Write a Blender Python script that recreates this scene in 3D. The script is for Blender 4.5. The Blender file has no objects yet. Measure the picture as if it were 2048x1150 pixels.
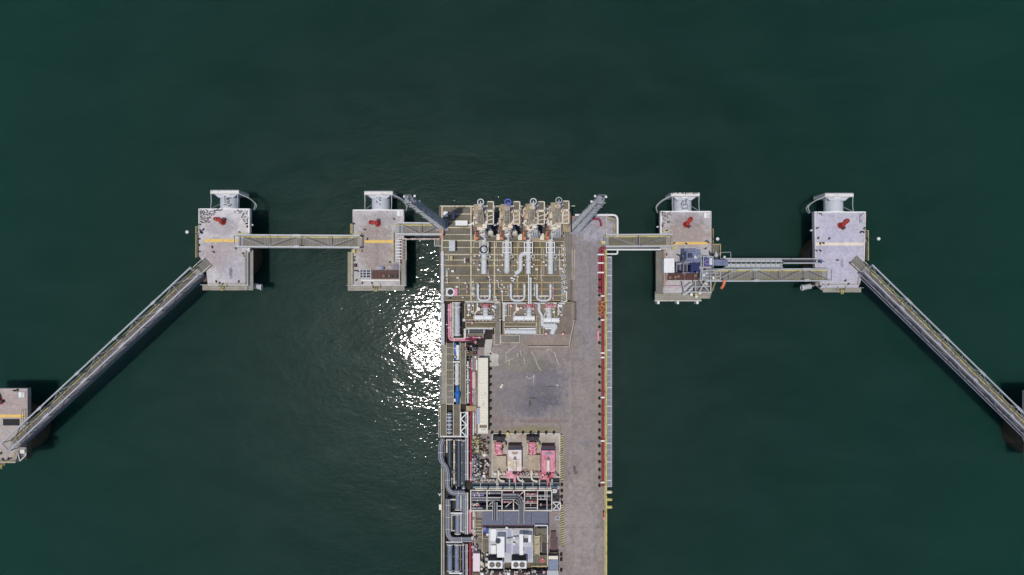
import bpy, bmesh, math, random
from mathutils import Vector, Matrix
R = math.radians
random.seed(7)
S = bpy.context.scene
C = S.collection
D = 8.0                      # deck level above the sea
F = 1366.0                   # lens, in photo pixels
HC = D + F/10.0              # camera height: at deck level ten photo pixels are one metre
def P(x, y, h=0.0):          # photo pixel -> world point at height h above the deck
    k = (HC - D - h)/F
    return Vector(((x-1024)*k, (575-y)*k, D+h))
ORD = ['first','second','third','fourth','fifth','sixth','seventh','eighth','ninth','tenth','eleventh','twelfth','thirteenth',
 'fourteenth','fifteenth','sixteenth','seventeenth','eighteenth','nineteenth','twentieth','twenty-first','twenty-second','twenty-third',
 'twenty-fourth','twenty-fifth','twenty-sixth','twenty-seventh','twenty-eighth','twenty-ninth','thirtieth','thirty-first','thirty-second',
 'thirty-third','thirty-fourth','thirty-fifth','thirty-sixth','thirty-seventh','thirty-eighth','thirty-ninth','fortieth']
# ------------------------------------------------------------------ materials
def lin(c):
    o = []
    for v in c:
        v /= 255.0
        o.append(v/12.92 if v <= .04045 else ((v+.055)/1.055)**2.4)
    return o
class NT:
    def __init__(s, name):
        s.m = bpy.data.materials.new(name); s.m.use_nodes = True
        s.t = s.m.node_tree; s.n = s.t.nodes; s.l = s.t.links
        s.b = s.n['Principled BSDF']
    def new(s, t, **k):
        n = s.n.new(t)
        for a, v in k.items(): setattr(n, a, v)
        return n
    def pos(s):
        if not hasattr(s, '_p'): s._p = s.new('ShaderNodeNewGeometry')
        return s._p.outputs['Position']
    def mapped(s, sc=(1,1,1), rz=0):
        m = s.new('ShaderNodeMapping'); m.inputs['Scale'].default_value = sc; m.inputs['Rotation'].default_value = (0,0,rz)
        s.l.new(s.pos(), m.inputs['Vector']); return m.outputs[0]
    def noise(s, scale, detail=4, rough=.6, vec=None, dist=0):
        n = s.new('ShaderNodeTexNoise'); n.inputs['Scale'].default_value = scale
        n.inputs['Detail'].default_value = detail; n.inputs['Roughness'].default_value = rough
        n.inputs['Distortion'].default_value = dist
        s.l.new(vec or s.pos(), n.inputs['Vector']); return n.outputs['Fac']
    def ramp(s, fac, a, b, lo=0.0, hi=1.0):
        r = s.new('ShaderNodeMapRange'); r.clamp = True
        r.inputs['From Min'].default_value = a; r.inputs['From Max'].default_value = b
        r.inputs['To Min'].default_value = lo; r.inputs['To Max'].default_value = hi
        s.l.new(fac, r.inputs['Value']); return r.outputs[0]
    def math(s, op, a, b=None):
        n = s.new('ShaderNodeMath', operation=op)
        for i, v in enumerate((a, b)):
            if v is None: continue
            if isinstance(v, (int, float)): n.inputs[i].default_value = v
            else: s.l.new(v, n.inputs[i])
        return n.outputs[0]
    def mix(s, fac, a, b, mode='MIX'):
        n = s.new('ShaderNodeMix', data_type='RGBA', blend_type=mode)
        if isinstance(fac, (int, float)): n.inputs[0].default_value = fac
        else: s.l.new(fac, n.inputs[0])
        for i, v in ((6, a), (7, b)):
            if isinstance(v, (list, tuple)): n.inputs[i].default_value = (v[0], v[1], v[2], 1)
            else: s.l.new(v, n.inputs[i])
        return n.outputs[2]
    def done(s, col, rough=.7, metal=0, bump=None, dist=.02, spec=.3):
        s.l.new(col, s.b.inputs['Base Color'])
        s.b.inputs['Roughness'].default_value = rough; s.b.inputs['Metallic'].default_value = metal
        s.b.inputs['Specular IOR Level'].default_value = spec
        if bump is not None:
            b = s.new('ShaderNodeBump'); b.inputs['Distance'].default_value = dist; b.inputs['Strength'].default_value = .6
            s.l.new(bump, b.inputs['Height']); s.l.new(b.outputs[0], s.b.inputs['Normal'])
        return s.m
def paint(name, c, dirt=None, amt=.45, scale=1.3, rough=.6, metal=0, var=.18):
    """painted / galvanised steel: tone drift, grime and rust patches"""
    t = NT(name); c = lin(c); dirt = lin(dirt or (96, 78, 62))
    n1 = t.noise(scale, 5, .65); n2 = t.noise(scale*6, 3, .6)
    a = t.mix(t.ramp(n2, .3, .7), [v*(1-var) for v in c], [min(1, v*(1+var)) for v in c])
    thr = .72 - amt*.35
    b = t.mix(t.ramp(n1, thr, thr+.16, 0, .8), a, dirt)
    return t.done(b, rough, metal, n2, .01)
def grating(name, c, c2, pitch=.55, ang=0, fine=True, spots=(120, 92, 62)):
    t = NT(name)
    v = t.mapped(rz=ang)
    w = t.new('ShaderNodeTexWave'); w.bands_direction = 'X'; w.inputs['Scale'].default_value = 1/(pitch*3.2)
    w.inputs['Distortion'].default_value = .4; w.inputs['Detail'].default_value = 1
    t.l.new(v, w.inputs['Vector'])
    n = t.noise(.5, 5, .6); n2 = t.noise(5, 3, .7)
    a = t.mix(t.ramp(n, .35, .65), lin(c), lin(c2))
    a = t.mix(t.math('MULTIPLY', w.outputs['Fac'], .35), a, [v*.45 for v in lin(c)])
    a = t.mix(t.ramp(n2, .45, .7, 0, .4), a, [v*.4 for v in lin(c)])
    n3 = t.noise(.9, 4, .6)
    a = t.mix(t.ramp(n3, .6, .75, 0, .5), a, lin(spots))
    return t.done(a, .85, 0, n2, .03, .2)
def concrete(name, base, alt, spots=(), speck=.2, seam=None, scale=.16):
    """spots: (px, py, rx, ry, colour, strength) weathered stains and painted shadow at their place on the slab"""
    t = NT(name)
    n1 = t.noise(scale, 6, .62); n2 = t.noise(1.1, 6, .7); n3 = t.noise(7, 4, .7)
    col = t.mix(t.ramp(n1, .38, .62), lin(base), lin(alt))
    sep = t.new('ShaderNodeSeparateXYZ'); t.l.new(t.pos(), sep.inputs[0])
    for (px, py, rx, ry, cc, st) in spots:
        q = P(px, py)
        dx = t.math('DIVIDE', t.math('SUBTRACT', sep.outputs[0], q.x), rx/10)
        dy = t.math('DIVIDE', t.math('SUBTRACT', sep.outputs[1], q.y), ry/10)
        d = t.math('SQRT', t.math('ADD', t.math('MULTIPLY', dx, dx), t.math('MULTIPLY', dy, dy)))
        d = t.math('ADD', d, t.ramp(n2, .25, .75, -.5, .5))
        col = t.mix(t.ramp(d, .75, 1.15, st, 0), col, lin(cc))
    st = t.noise(1, 5, .7, t.mapped((.9, .12, 1)))
    col = t.mix(t.ramp(st, .5, .75, 0, .28), col, [v*.55 for v in lin(base)])
    st = t.noise(1, 5, .7, t.mapped((.1, .7, 1)))
    col = t.mix(t.ramp(st, .52, .75, 0, .2), col, [v*.6 for v in lin(alt)])
    nb = t.noise(.55, 7, .75, None, 1.2)
    col = t.mix(t.ramp(nb, .48, .64, 0, .55), col, [v*.66 for v in lin(alt)])
    col = t.mix(t.ramp(nb, .46, .3, 0, .3), col, [min(1, v*1.3) for v in lin(base)])
    col = t.mix(t.ramp(n2, .4, .75, 0, .35), col, [v*.62 for v in lin(base)])
    n4 = t.noise(2.3, 3, .85)
    col = t.mix(t.ramp(n4, .5, .66, 0, .3), col, [v*.6 for v in lin(alt)])
    col = t.mix(t.ramp(n4, .5, .34, 0, .22), col, [min(1, v*1.35) for v in lin(base)])
    col = t.mix(t.ramp(n3, .5, .72, 0, speck), col, [v*.35 for v in lin(base)])
    if seam:
        br = t.new('ShaderNodeTexBrick'); br.offset = 0; br.inputs['Scale'].default_value = 1
        br.inputs['Brick Width'].default_value = seam[0]; br.inputs['Row Height'].default_value = seam[1]
        br.inputs['Mortar Size'].default_value = .045; br.inputs['Mortar Smooth'].default_value = .6
        t.l.new(t.pos(), br.inputs['Vector'])
        col = t.mix(t.math('MULTIPLY', br.outputs['Fac'], .35), col, [v*.5 for v in lin(base)])
    if name == 'caisson_steel' or name == 'pile_steel':   # weed and wet band near the waterline
        z = t.math('ADD', sep.outputs[2], t.ramp(n2, .2, .8, -.8, .8))
        col = t.mix(t.ramp(z, 1.2, 2.4, .9, 0), col, lin((44,50,30)))
        col = t.mix(t.ramp(z, 3.4, 4.6, .45, 0), col, lin((60,52,40)))
    return t.done(col, .9, 0, n3, .03, .2)
M = {}
M['road'] = concrete('jetty_concrete', (150,139,134), (137,128,126), [
    (1175, 560, 26, 150, (142,139,145), .7), (1060, 775, 78, 66, (112,110,122), .9), (1068, 795, 46, 30, (96,94,102), .6), (1064,796,10,2.6,(58,56,62),.9), (1060,806,2.6,8,(58,56,62),.85), (1104,773,15,1.2,(70,68,78),.9), (1115,771,3,2,(190,186,190),.8), (1070,741,8,6,(110,104,96),.7), (1030,760,16,5,(120,112,108),.6), (1150,720,20,5,(124,118,118),.6), (1092,842,56,4,(130,108,102),.7), (1010,842,26,4,(132,112,106),.6), (1165,885,12,7,(132,128,134),.6), (1180,560,2.5,110,(128,122,122),.5), (1166,1060,3,60,(136,128,124),.5), (1160,1010,20,3,(134,124,122),.5), (1200,880,4,300,(150,138,120),.5), (1140,870,3,190,(156,146,138),.5), (1135,640,12,40,(154,140,122),.5), (1010, 770, 50, 60, (140,132,130), .5),
    (1095, 800, 26, 12, (78,80,96), .5), (1050, 725, 46, 22, (134,130,112), .7), (1080, 735, 30, 14, (104,102,92), .5), (1190, 455, 40, 28, (176,174,186), .8), (1065, 860, 62, 9, (136,130,88), .75),
    (1149, 938, 2.6, 7, (70,58,60), .9), (1139,947,2.6,3.5,(90,78,80),.8), (1152,945,4,4,(74,62,64),.85), (1160, 1050, 40, 90, (168,158,154), .5), (1100, 690, 60, 16, (158,140,122), .5)], .22, (4.1, 6.0))
M['conc_white'] = concrete('pale_repair_concrete', (196,192,182), (178,174,166), (), .2)
M['bund'] = concrete('pump_bund_floor', (186,180,172), (166,152,140), [(1000,930,20,22,(170,156,128),.6), (1060,945,24,10,(120,92,84),.8),(1010,955,20,8,(120,92,84),.7)], .3)
def dol_mat(i, cx, cy, sp):
    base = {1:(204,199,200), 2:(194,189,188), 3:(194,189,190), 4:(196,193,205), 5:(186,176,170), 6:(180,176,180)}[i]
    return concrete('dolphin_deck_concrete', base, tuple(v-16 for v in base), sp, .42, (5.2, 8.1))
M['dol1'] = dol_mat(1, 0, 0, [(450,425,62,12,(214,210,218),.6), (440,505,40,34,(158,140,138),.75), (475,545,30,40,(166,160,176),.5), (443,452,34,18,(150,142,146),.6), (490,460,14,30,(212,208,200),.6), (462,545,3.5,12,(70,66,84),.9)])
M['dol2'] = dol_mat(2, 0, 0, [(752,492,38,62,(154,138,130),.95), (756,440,44,14,(160,156,160),.6), (754,500,4,50,(120,104,100),.5), (800,540,24,14,(86,82,104),.8)])  # last spot paints the shadow beside the folded gangway into the deck colour
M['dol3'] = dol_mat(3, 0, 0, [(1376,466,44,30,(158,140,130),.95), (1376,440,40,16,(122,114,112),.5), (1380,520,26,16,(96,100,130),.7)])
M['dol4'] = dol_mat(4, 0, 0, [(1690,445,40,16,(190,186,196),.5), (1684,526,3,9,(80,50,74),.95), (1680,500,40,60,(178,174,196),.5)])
M['dol5'] = dol_mat(5, 0, 0, [(30,810,40,30,(170,150,146),.7)])
M['dol6'] = dol_mat(6, 0, 0, [])
M['pipeway'] = concrete('pipeway_floor', (70,66,62), (52,50,52), (), .5)
M['dark_conc'] = concrete('stained_concrete', (120,108,96), (96,88,78), (), .4)
M['caisson'] = concrete('caisson_steel', (92,80,68), (70,62,56), (), .5, None, .4)
M['pile'] = concrete('pile_steel', (110,100,88), (84,76,68), (), .4)
M['olive'] = grating('olive_grating', (128,123,110), (106,101,88))
M['olive_dark'] = grating('worn_olive_grating', (120,113,94), (98,90,72), .5, R(90))
M['grey_grate'] = grating('grey_grating', (136,132,126), (116,114,106), .5)
M['grey_grate2'] = grating('pale_walkway_grating', (166,162,150), (142,138,128), .45, R(90))
M['walk'] = grating('catwalk_grating', (140,136,130), (122,118,108), .6)
M['walk2'] = grating('worn_catwalk_grating', (124,118,118), (104,96,92), .6)
M['tan'] = paint('weathered_tan_beam', (190,182,160), (146,122,92), .6, .7)
M['tan2'] = paint('rust_tinted_beam', (166,148,112), (138,100,66), .6, .7)
M['cream'] = paint('cream_paint', (216,208,192), (150,112,84), .5, 1.2)
M['container'] = paint('cream_corrugated_steel', (214,209,194), (166,148,120), .35, .8)
M['white'] = paint('white_paint', (222,222,222), (150,140,130), .3, 1.0)
M['offwhite'] = paint('off_white_paint', (204,200,194), (134,112,94), .5, 1.4)
M['bluegrey'] = paint('blue_grey_pipe_paint', (196,200,202), (132,128,122), .42, .9)
M['bluegrey2'] = paint('dull_blue_pipe_lagging', (118,128,146), (90,84,84), .55, .7)
M['galv'] = paint('galvanised_steel', (160,164,168), (110,104,100), .35, 1.0, .5, .15)
M['galv_d'] = paint('dull_galvanised_steel', (128,130,140), (96,84,76), .45, 1.0, .55, .15)
M['dark'] = paint('dark_steel', (52,50,56), (82,62,52), .4, 1.2)
M['teal'] = paint('dark_teal_pipe', (52,62,72), (104,114,120), .4, .5, .4)
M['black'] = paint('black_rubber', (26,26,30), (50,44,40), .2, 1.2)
M['roof'] = paint('slate_blue_roof_sheet', (96,100,118), (110,108,116), .3, .3)
M['roof_grey'] = paint('light_grey_roof', (178,180,184), (140,136,136), .5, .5)
M['roof_blue'] = paint('lavender_grey_roof', (156,158,178), (140,138,150), .4, .6)
M['red'] = paint('red_pipe_paint', (138,46,66), (108,56,56), .55, .9)
M['pink'] = paint('faded_pink_paint', (206,132,154), (170,96,110), .4, 1.1)
M['brightred'] = paint('red_machine_paint', (168,56,72), (208,142,152), .95, 1.0)
M['hook'] = paint('red_hook_paint', (156,46,40), (104,38,34), .4, 1.5)
M['yellow'] = paint('yellow_safety_paint', (198,188,118), (140,124,84), .7, 1.0)
M['yellow_d'] = paint('faded_yellow_paint', (176,168,112), (124,108,72), .6, 1.0)
M['stripe'] = paint('yellow_deck_marking', (222,186,104), (190,166,130), .6, 1.2, .85)
M['stripe_f'] = paint('faded_deck_marking', (224,208,186), (196,190,196), .7, 1.2, .85)
M['blue'] = paint('bright_blue_paint', (34,98,170), (20,70,140), .3, 1.4, .4)
M['bluedk'] = paint('deep_blue_paint', (28,66,136), (20,40,90), .4, 1.4, .5)
M['navy'] = paint('navy_machine_paint', (48,52,72), (30,34,60), .5, .8)
M['bluemach'] = paint('blue_grey_machine_paint', (110,118,146), (76,82,106), .6, .9)
M['rust'] = paint('rusty_steel', (132,106,86), (104,72,52), .6, 1.3, .85)
M['rustpanel'] = paint('rusty_tread_plate', (158,144,120), (120,96,70), .6, 1.1, .85)
M['rustred'] = paint('dark_red_brown_paint', (76,46,48), (54,38,38), .5, 1.2)
M['orange'] = paint('orange_counterweight_paint', (196,120,74), (150,84,50), .5, 1.2)
M['sock'] = paint('orange_windsock_cloth', (236,130,96), (220,110,80), .3, 1.5, .9)
M['armpink'] = paint('pinkish_arm_paint', (200,178,172), (142,112,100), .5, 1.0)
M['feather'] = paint('dark_bird_feathers', (44,42,46), (70,66,66), .3, 9)
M['purple'] = paint('dusty_violet_panel', (128,120,156), (100,90,110), .3, 1)
M['brownpaint'] = concrete('brown_stained_floor', (116,92,92), (98,80,80), ())
M['ringblue'] = paint('blue_ring_paint', (92,110,190), (60,80,150), .3, 1.4)
M['bluedk2'] = paint('navy_cabin_paint', (22,36,88), (14,24,60), .4, 1.2)
M['cabinblue'] = M['bluedk2']
M['lifebuoy'] = paint('lifebuoy_red', (222,110,110), (200,80,80), .3, 2)
M['offpink'] = paint('pinkish_white_paint', (216,202,206), (170,150,146), .4, .9)
M['navyviolet'] = paint('navy_violet_paint', (72,68,124), (40,40,80), .5, .9)
M['silverdeck'] = paint('silver_deck_plate', (176,174,184), (140,136,144), .4, .9)
M['tealpale'] = paint('pale_teal_pipe_paint', (138,154,158), (110,112,112), .4, .6)
M['meterfloor'] = concrete('metering_floor_concrete', (142,130,120), (122,112,102), (), .4)
M['oldmark'] = paint('worn_white_marking', (184,178,164), (150,142,132), .7, 2.5)
# sea
def sea_mat():
    t = NT('sea_water')
    sep = t.new('ShaderNodeSeparateXYZ'); t.l.new(t.pos(), sep.inputs[0])
    n = t.noise(.05, 5, .6, t.mapped((1, 2.2, 1), R(-30)), .8)
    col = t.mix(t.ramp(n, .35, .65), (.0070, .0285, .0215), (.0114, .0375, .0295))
    # reflection falloff painted into the water colour: greener further out from the jetty head
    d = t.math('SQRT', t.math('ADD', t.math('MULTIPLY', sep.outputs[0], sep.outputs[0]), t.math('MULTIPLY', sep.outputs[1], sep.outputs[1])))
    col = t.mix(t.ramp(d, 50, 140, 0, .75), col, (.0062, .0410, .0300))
    t.l.new(col, t.b.inputs['Base Color'])
    w1 = t.noise(.3, 1.5, .5, t.mapped((1, 1.7, 1), R(-32)), .5)
    w2 = t.noise(.95, 1.5, .5, t.mapped((1, 1.9, 1), R(-24)), .5)
    w0 = t.noise(.075, 1.5, .5, t.mapped((1, 1.5, 1), R(-40)), .3)
    h = t.math('ADD', t.math('ADD', t.math('MULTIPLY', w1, 1.0), t.math('MULTIPLY', w2, .58)), t.math('MULTIPLY', w0, 3.0))
    b = t.new('ShaderNodeBump'); b.inputs['Distance'].default_value = .052; b.inputs['Strength'].default_value = 1.0
    t.l.new(h, b.inputs['Height'])
    # silty water body: light scatters for metres below the surface, so shadows on it are soft
    t.b.inputs['Specular IOR Level'].default_value = 0; t.b.inputs['Roughness'].default_value = 1
    t.b.subsurface_method = 'RANDOM_WALK'
    t.b.inputs['Subsurface Weight'].default_value = 1; t.b.inputs['Subsurface Scale'].default_value = 1
    t.b.inputs['Subsurface Radius'].default_value = (6.0, 10.0, 9.0)
    outs = []
    for rough, wt in ((.06, .78), (.33, .22)):
        g = t.new('ShaderNodeBsdfAnisotropic'); g.distribution = 'GGX'; g.inputs['Roughness'].default_value = rough
        g.inputs['Color'].default_value = (1, 1, 1, 1); t.l.new(b.outputs[0], g.inputs['Normal']); outs.append(g)
    mg = t.new('ShaderNodeMixShader'); mg.inputs[0].default_value = .24
    t.l.new(outs[0].outputs[0], mg.inputs[1]); t.l.new(outs[1].outputs[0], mg.inputs[2])
    fr = t.new('ShaderNodeFresnel'); fr.inputs['IOR'].default_value = 1.33
    ms = t.new('ShaderNodeMixShader'); t.l.new(t.math('MULTIPLY', fr.outputs[0], .45), ms.inputs[0])
    t.l.new(t.b.outputs[0], ms.inputs[1]); t.l.new(mg.outputs[0], ms.inputs[2])
    t.l.new(ms.outputs[0], t.n['Material Output'].inputs['Surface'])
    return t.m
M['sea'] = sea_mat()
# ------------------------------------------------------------------ mesh builder
ORG = {}
class MB:
    def __init__(s): s.v = []; s.f = []
    def add(s, vs, fs):
        o = len(s.v); s.v += [tuple(v) for v in vs]; s.f += [tuple(i+o for i in f) for f in fs]; return s
    def box(s, x0, y0, z0, x1, y1, z1):
        return s.add([(x0,y0,z0),(x1,y0,z0),(x1,y1,z0),(x0,y1,z0),(x0,y0,z1),(x1,y0,z1),(x1,y1,z1),(x0,y1,z1)],
                     [(3,2,1,0),(4,5,6,7),(0,1,5,4),(1,2,6,5),(2,3,7,6),(3,0,4,7)])
    def px(s, x0, y0, x1, y1, h0, h1):       # pixel rectangle as seen on its top face
        a = P(x0, y1, h1); b = P(x1, y0, h1)
        return s.box(a.x, a.y, D+h0, b.x, b.y, D+h1)
    def poly(s, pts, z0, z1):
        n = len(pts); vs = [(p[0],p[1],z0) for p in pts]+[(p[0],p[1],z1) for p in pts]
        ar = sum(pts[i][0]*pts[(i+1)%n][1]-pts[(i+1)%n][0]*pts[i][1] for i in range(n))
        if ar < 0: return s.poly(pts[::-1], z0, z1)
        return s.add(vs, [tuple(range(n))[::-1], tuple(range(n, 2*n))]+[(i,(i+1)%n,(i+1)%n+n,i+n) for i in range(n)])
    def pxpoly(s, pts, h0, h1):
        return s.poly([(P(x,y,h1).x, P(x,y,h1).y) for x, y in pts], D+h0, D+h1)
    def bar(s, p, q, w, h=None):
        p = Vector(p); q = Vector(q); h = h or w; d = q-p
        if d.length < 1e-6: return s
        d.normalize(); up = Vector((0,0,1))
        if abs(d.z) > .95: up = Vector((0,1,0))
        a = d.cross(up).normalized()*(w/2); b = a.cross(d).normalized()*(h/2)
        return s.add([p-a-b, p+a-b, p+a+b, p-a+b, q-a-b, q+a-b, q+a+b, q-a+b],
                     [(0,1,2,3),(7,6,5,4),(0,4,5,1),(1,5,6,2),(2,6,7,3),(3,7,4,0)])
    def cyl(s, p, q, r0, r1=None, n=10):
        p = Vector(p); q = Vector(q); r1 = r0 if r1 is None else r1; d = (q-p).normalized()
        up = Vector((0,0,1)) if abs(d.z) < .95 else Vector((0,1,0))
        a = d.cross(up).normalized(); b = a.cross(d)
        vs = []
        for c, r in ((p, r0), (q, r1)):
            for i in range(n):
                t = 2*math.pi*i/n; vs.append(c+a*math.cos(t)*r+b*math.sin(t)*r)
        return s.add(vs, [tuple(range(n)), tuple(range(2*n-1, n-1, -1))]+[(i, i+n, (i+1)%n+n, (i+1)%n) for i in range(n)])
    def tube(s, pts, r, n=8, bend=None):
        pts = [Vector(p) for p in pts]; bend = r*1.6 if bend is None else bend
        out = [pts[0]]
        for i in range(1, len(pts)-1):
            a, b, c = pts[i-1], pts[i], pts[i+1]
            d1 = (a-b); d2 = (c-b); k = min(bend, d1.length*.49, d2.length*.49)
            d1.normalize(); d2.normalize()
            for t in (0, .25, .5, .75, 1):
                out.append((1-t)**2*(b+d1*k)+2*t*(1-t)*b+t*t*(b+d2*k))
        out.append(pts[-1]); vs = []; fs = []; m = len(out)
        ref = None
        for i, p in enumerate(out):
            d = (out[min(i+1, m-1)]-out[max(i-1, 0)]).normalized()
            if ref is None:
                up = Vector((0,0,1)) if abs(d.z) < .9 else Vector((0,1,0)); ref = d.cross(up).normalized()
            ref = (ref-d*ref.dot(d)).normalized(); b = d.cross(ref)
            for j in range(n):
                t = 2*math.pi*j/n; vs.append(p+ref*math.cos(t)*r+b*math.sin(t)*r)
        for i in range(m-1):
            for j in range(n): fs.append((i*n+j, i*n+(j+1)%n, (i+1)*n+(j+1)%n, (i+1)*n+j))
        fs += [tuple(range(n))[::-1], tuple(range((m-1)*n, m*n))]
        return s.add(vs, fs)
    def ball(s, c, r, sz=1, n=10, m=6):
        vs = [(c[0],c[1],c[2]+r*sz)]; fs = []
        for i in range(1, m):
            a = math.pi*i/m
            for j in range(n):
                t = 2*math.pi*j/n; vs.append((c[0]+r*math.sin(a)*math.cos(t), c[1]+r*math.sin(a)*math.sin(t), c[2]+r*sz*math.cos(a)))
        vs.append((c[0],c[1],c[2]-r*sz)); L = len(vs)-1
        for j in range(n):
            fs.append((0, 1+j, 1+(j+1)%n)); fs.append((L, L-n+(j+1)%n, L-n+j))
            for i in range(m-2): fs.append((1+i*n+j, 1+(i+1)*n+j, 1+(i+1)*n+(j+1)%n, 1+i*n+(j+1)%n))
        return s.add(vs, fs)
    def ring(s, c, R_, r, axis='x', n=20, m=6):
        vs = []; fs = []
        for i in range(n):
            t = 2*math.pi*i/n
            for j in range(m):
                u = 2*math.pi*j/m; k = R_+r*math.cos(u); a = (k*math.cos(t), k*math.sin(t), r*math.sin(u))
                v = {'z': a, 'x': (a[2], a[0], a[1]), 'y': (a[0], a[2], a[1])}[axis]
                vs.append((c[0]+v[0], c[1]+v[1], c[2]+v[2]))
        for i in range(n):
            for j in range(m): fs.append((i*m+j, ((i+1)%n)*m+j, ((i+1)%n)*m+(j+1)%m, i*m+(j+1)%m))
        return s.add(vs, fs)
    def build(s, name, mat, parent=None, smooth=None):
        me = bpy.data.meshes.new(name); off = ORG.get(parent.name, Vector()) if parent else Vector()
        me.from_pydata([(v[0]-off.x, v[1]-off.y, v[2]-off.z) for v in s.v], [], s.f); me.update()
        bm = bmesh.new(); bm.from_mesh(me); bmesh.ops.recalc_face_normals(bm, faces=bm.faces); bm.to_mesh(me); bm.free()
        me.materials.append(M[mat] if isinstance(mat, str) else mat)
        if smooth:
            me.shade_smooth()
            me.set_sharp_from_angle(angle=R(40))
        o = bpy.data.objects.new(name, me); C.objects.link(o)
        if parent: o.parent = parent; ORG[o.name] = off
        return o
def tag(o, label, cat, group=None):
    o['label'] = label; o['category'] = cat
    if group: o['group'] = group
    return o
def thing(name, label, cat, loc, rz=0, group=None, local=False):
    o = bpy.data.objects.new(name, None); C.objects.link(o); o.location = loc; o.rotation_euler = (0,0,rz)
    o.empty_display_size = .5
    ORG[o.name] = Vector() if local else Vector(loc)
    return tag(o, label, cat, group)
KIDS = {}
def dup(root, loc, rz, label, group=None):
    def rec(o, par):
        c = o.copy(); C.objects.link(c)
        if par: c.parent = par
        for k in [x for x in o.children]: rec(k, c)
        return c
    r = rec(root, None); r.location = loc; r.rotation_euler = (0,0,rz); r['label'] = label
    if group: r['group'] = group
    return r
def struct(o): o['kind'] = 'structure'; return o
# ------------------------------------------------------------------ generic things
def pipeline(name, label, cat, mat, r, pts, flanges=(), group=None, valves=(), supports=0, bend=None, n=12):
    W = [P(*p) for p in pts]
    t = thing(name, label, cat, (W[0].x, W[0].y, D), group=group)
    MB().tube(W, r, n, r*2.6 if bend is None else bend).build('pipe', mat, t, True)
    segs = [(W[i+1]-W[i]).length for i in range(len(W)-1)]; L = sum(segs)
    def at(u):
        d = u*L
        for i, sg in enumerate(segs):
            if d <= sg or i == len(segs)-1: dr = (W[i+1]-W[i]).normalized(); return W[i]+dr*min(d, sg), dr
            d -= sg
    for u in flanges:
        p, d = at(u); MB().cyl(p-d*.09, p+d*.09, r*1.35, n=14).build('flange', 'offwhite' if mat != 'red' else 'red', t)
    for u in valves:
        p, d = at(u)
        v = MB().cyl(p-d*r*1.6, p+d*r*1.6, r*1.45, n=10).cyl(p, p+Vector((0,0,r*3.2)), r*.4, n=6).build('valve', mat if mat in ('red','bluegrey') else 'galv', t)
        MB().ring(p+Vector((0,0,r*3.2)), r*1.3, r*.22, 'z', 12, 4).build('handwheel', 'dark', v)
    if supports:
        k = int(L/supports)
        for i in range(k):
            p, d = at((i+.5)/k); side = d.cross(Vector((0,0,1)))
            if side.length < .3: continue
            zb = p.z-r-.9
            MB().bar(p-side*(r+.15)+Vector((0,0,-r-.06)), p+side*(r+.15)+Vector((0,0,-r-.06)), .14).bar(p+Vector((0,0,-r-.1)), (p.x, p.y, zb), .14).build('pipe_support', 'galv_d', t)
    return t
def railing(label, pts, mat='yellow', h=1.1, step=1.8, w=.09, h0=0, group=None, name='handrail', low=.55):
    W = [P(x, y, h0) for x, y in pts]
    t = thing(name, label, 'handrail', W[0], group=group)
    b = MB()
    for i in range(len(W)-1):
        a = (W[i+1]-W[i]).normalized()*.001
        for z in (h, low): b.bar(W[i]+Vector((0,0,z))+a, W[i+1]+Vector((0,0,z))-a, w)
    b.build('rail', mat, t)
    for i in range(len(W)-1):
        L = (W[i+1]-W[i]).length; k = max(1, int(round(L/step)))
        for j in range(k+(i == len(W)-2)):
            p = W[i].lerp(W[i+1], j/k); MB().bar(p, p+Vector((0,0,h-w/2)), w*.8).build('post', mat, t)
    return t
def cabinet(name, label, rect, h0, h1, mat, cat='cabinet', group=None, extra=None):
    a = P((rect[0]+rect[2])/2, (rect[1]+rect[3])/2, h1)
    t = thing(name, label, cat, (a.x, a.y, D+h0), group=group)
    x0, y0, x1, y1 = rect
    MB().px(x0+.6, y0+.6, x1-.6, y1-.6, h0, h1-.08).build('housing', mat, t)
    MB().px(x0, y0, x1, y1, h1-.078, h1).build('lid', mat, t)
    A = P(x0, y1, h1); B = P(x1, y0, h1)
    MB().box(A.x+.12, A.y+.02, D+h0+.15, B.x-.12, A.y+.055, D+h1-.2).build('door_panel', 'galv', t)
    if extra: extra(t)
    return t
def skirt(n, cx, cy, rx, ry): return [(cx+rx*math.cos(2*math.pi*i/n), cy+ry*math.sin(2*math.pi*i/n)) for i in range(n)]
# ================================================================== SEA
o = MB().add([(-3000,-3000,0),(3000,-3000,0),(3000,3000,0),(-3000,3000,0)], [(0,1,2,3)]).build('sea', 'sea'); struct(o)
# ================================================================== JETTY HEAD
J = thing('loading_jetty', 'long tanker loading jetty with weathered concrete road and steel grating head', 'jetty', (0,0,0))
road = [(1143,1300),(1143,600),(1143,432),(1213,432),(1232,436),(1232,474),(1213,478),(1213,1300)]
MB().pxpoly(road, -1.3, 0).build('road_slab', 'road', J)
MB().pxpoly([(944,694),(985,694),(985,668),(1143,668),(1143,1300),(944,1300)], -1.3, 0).build('yard_slab', 'road', J)
MB().pxpoly([(882,600),(1143,600),(1143,668),(985,668),(985,694),(944,694),(944,1300),(882,1300)], -2.2, -1.0).build('pipeway_slab', 'pipeway', J)
MB().pxpoly([(878,412),(1143,412),(1143,600),(880,600)], -1.3, -.1).build('process_slab', 'dark_conc', J)
# pillars under the slab
for x in (-13.2, -4.4, 4.4, 13.2, 17.6):
    for y in (13.0, 4.0, -6.0, -17.0, -28.0, -40.0, -52.0, -64.0):
        if x > 17 and y > 13: continue
        MB().cyl((x,y,-3), (x,y,D-1.35 if (x > 12 or y > -3) else D-2.25), .55, n=12).build('pile', 'pile', J, True)
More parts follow.
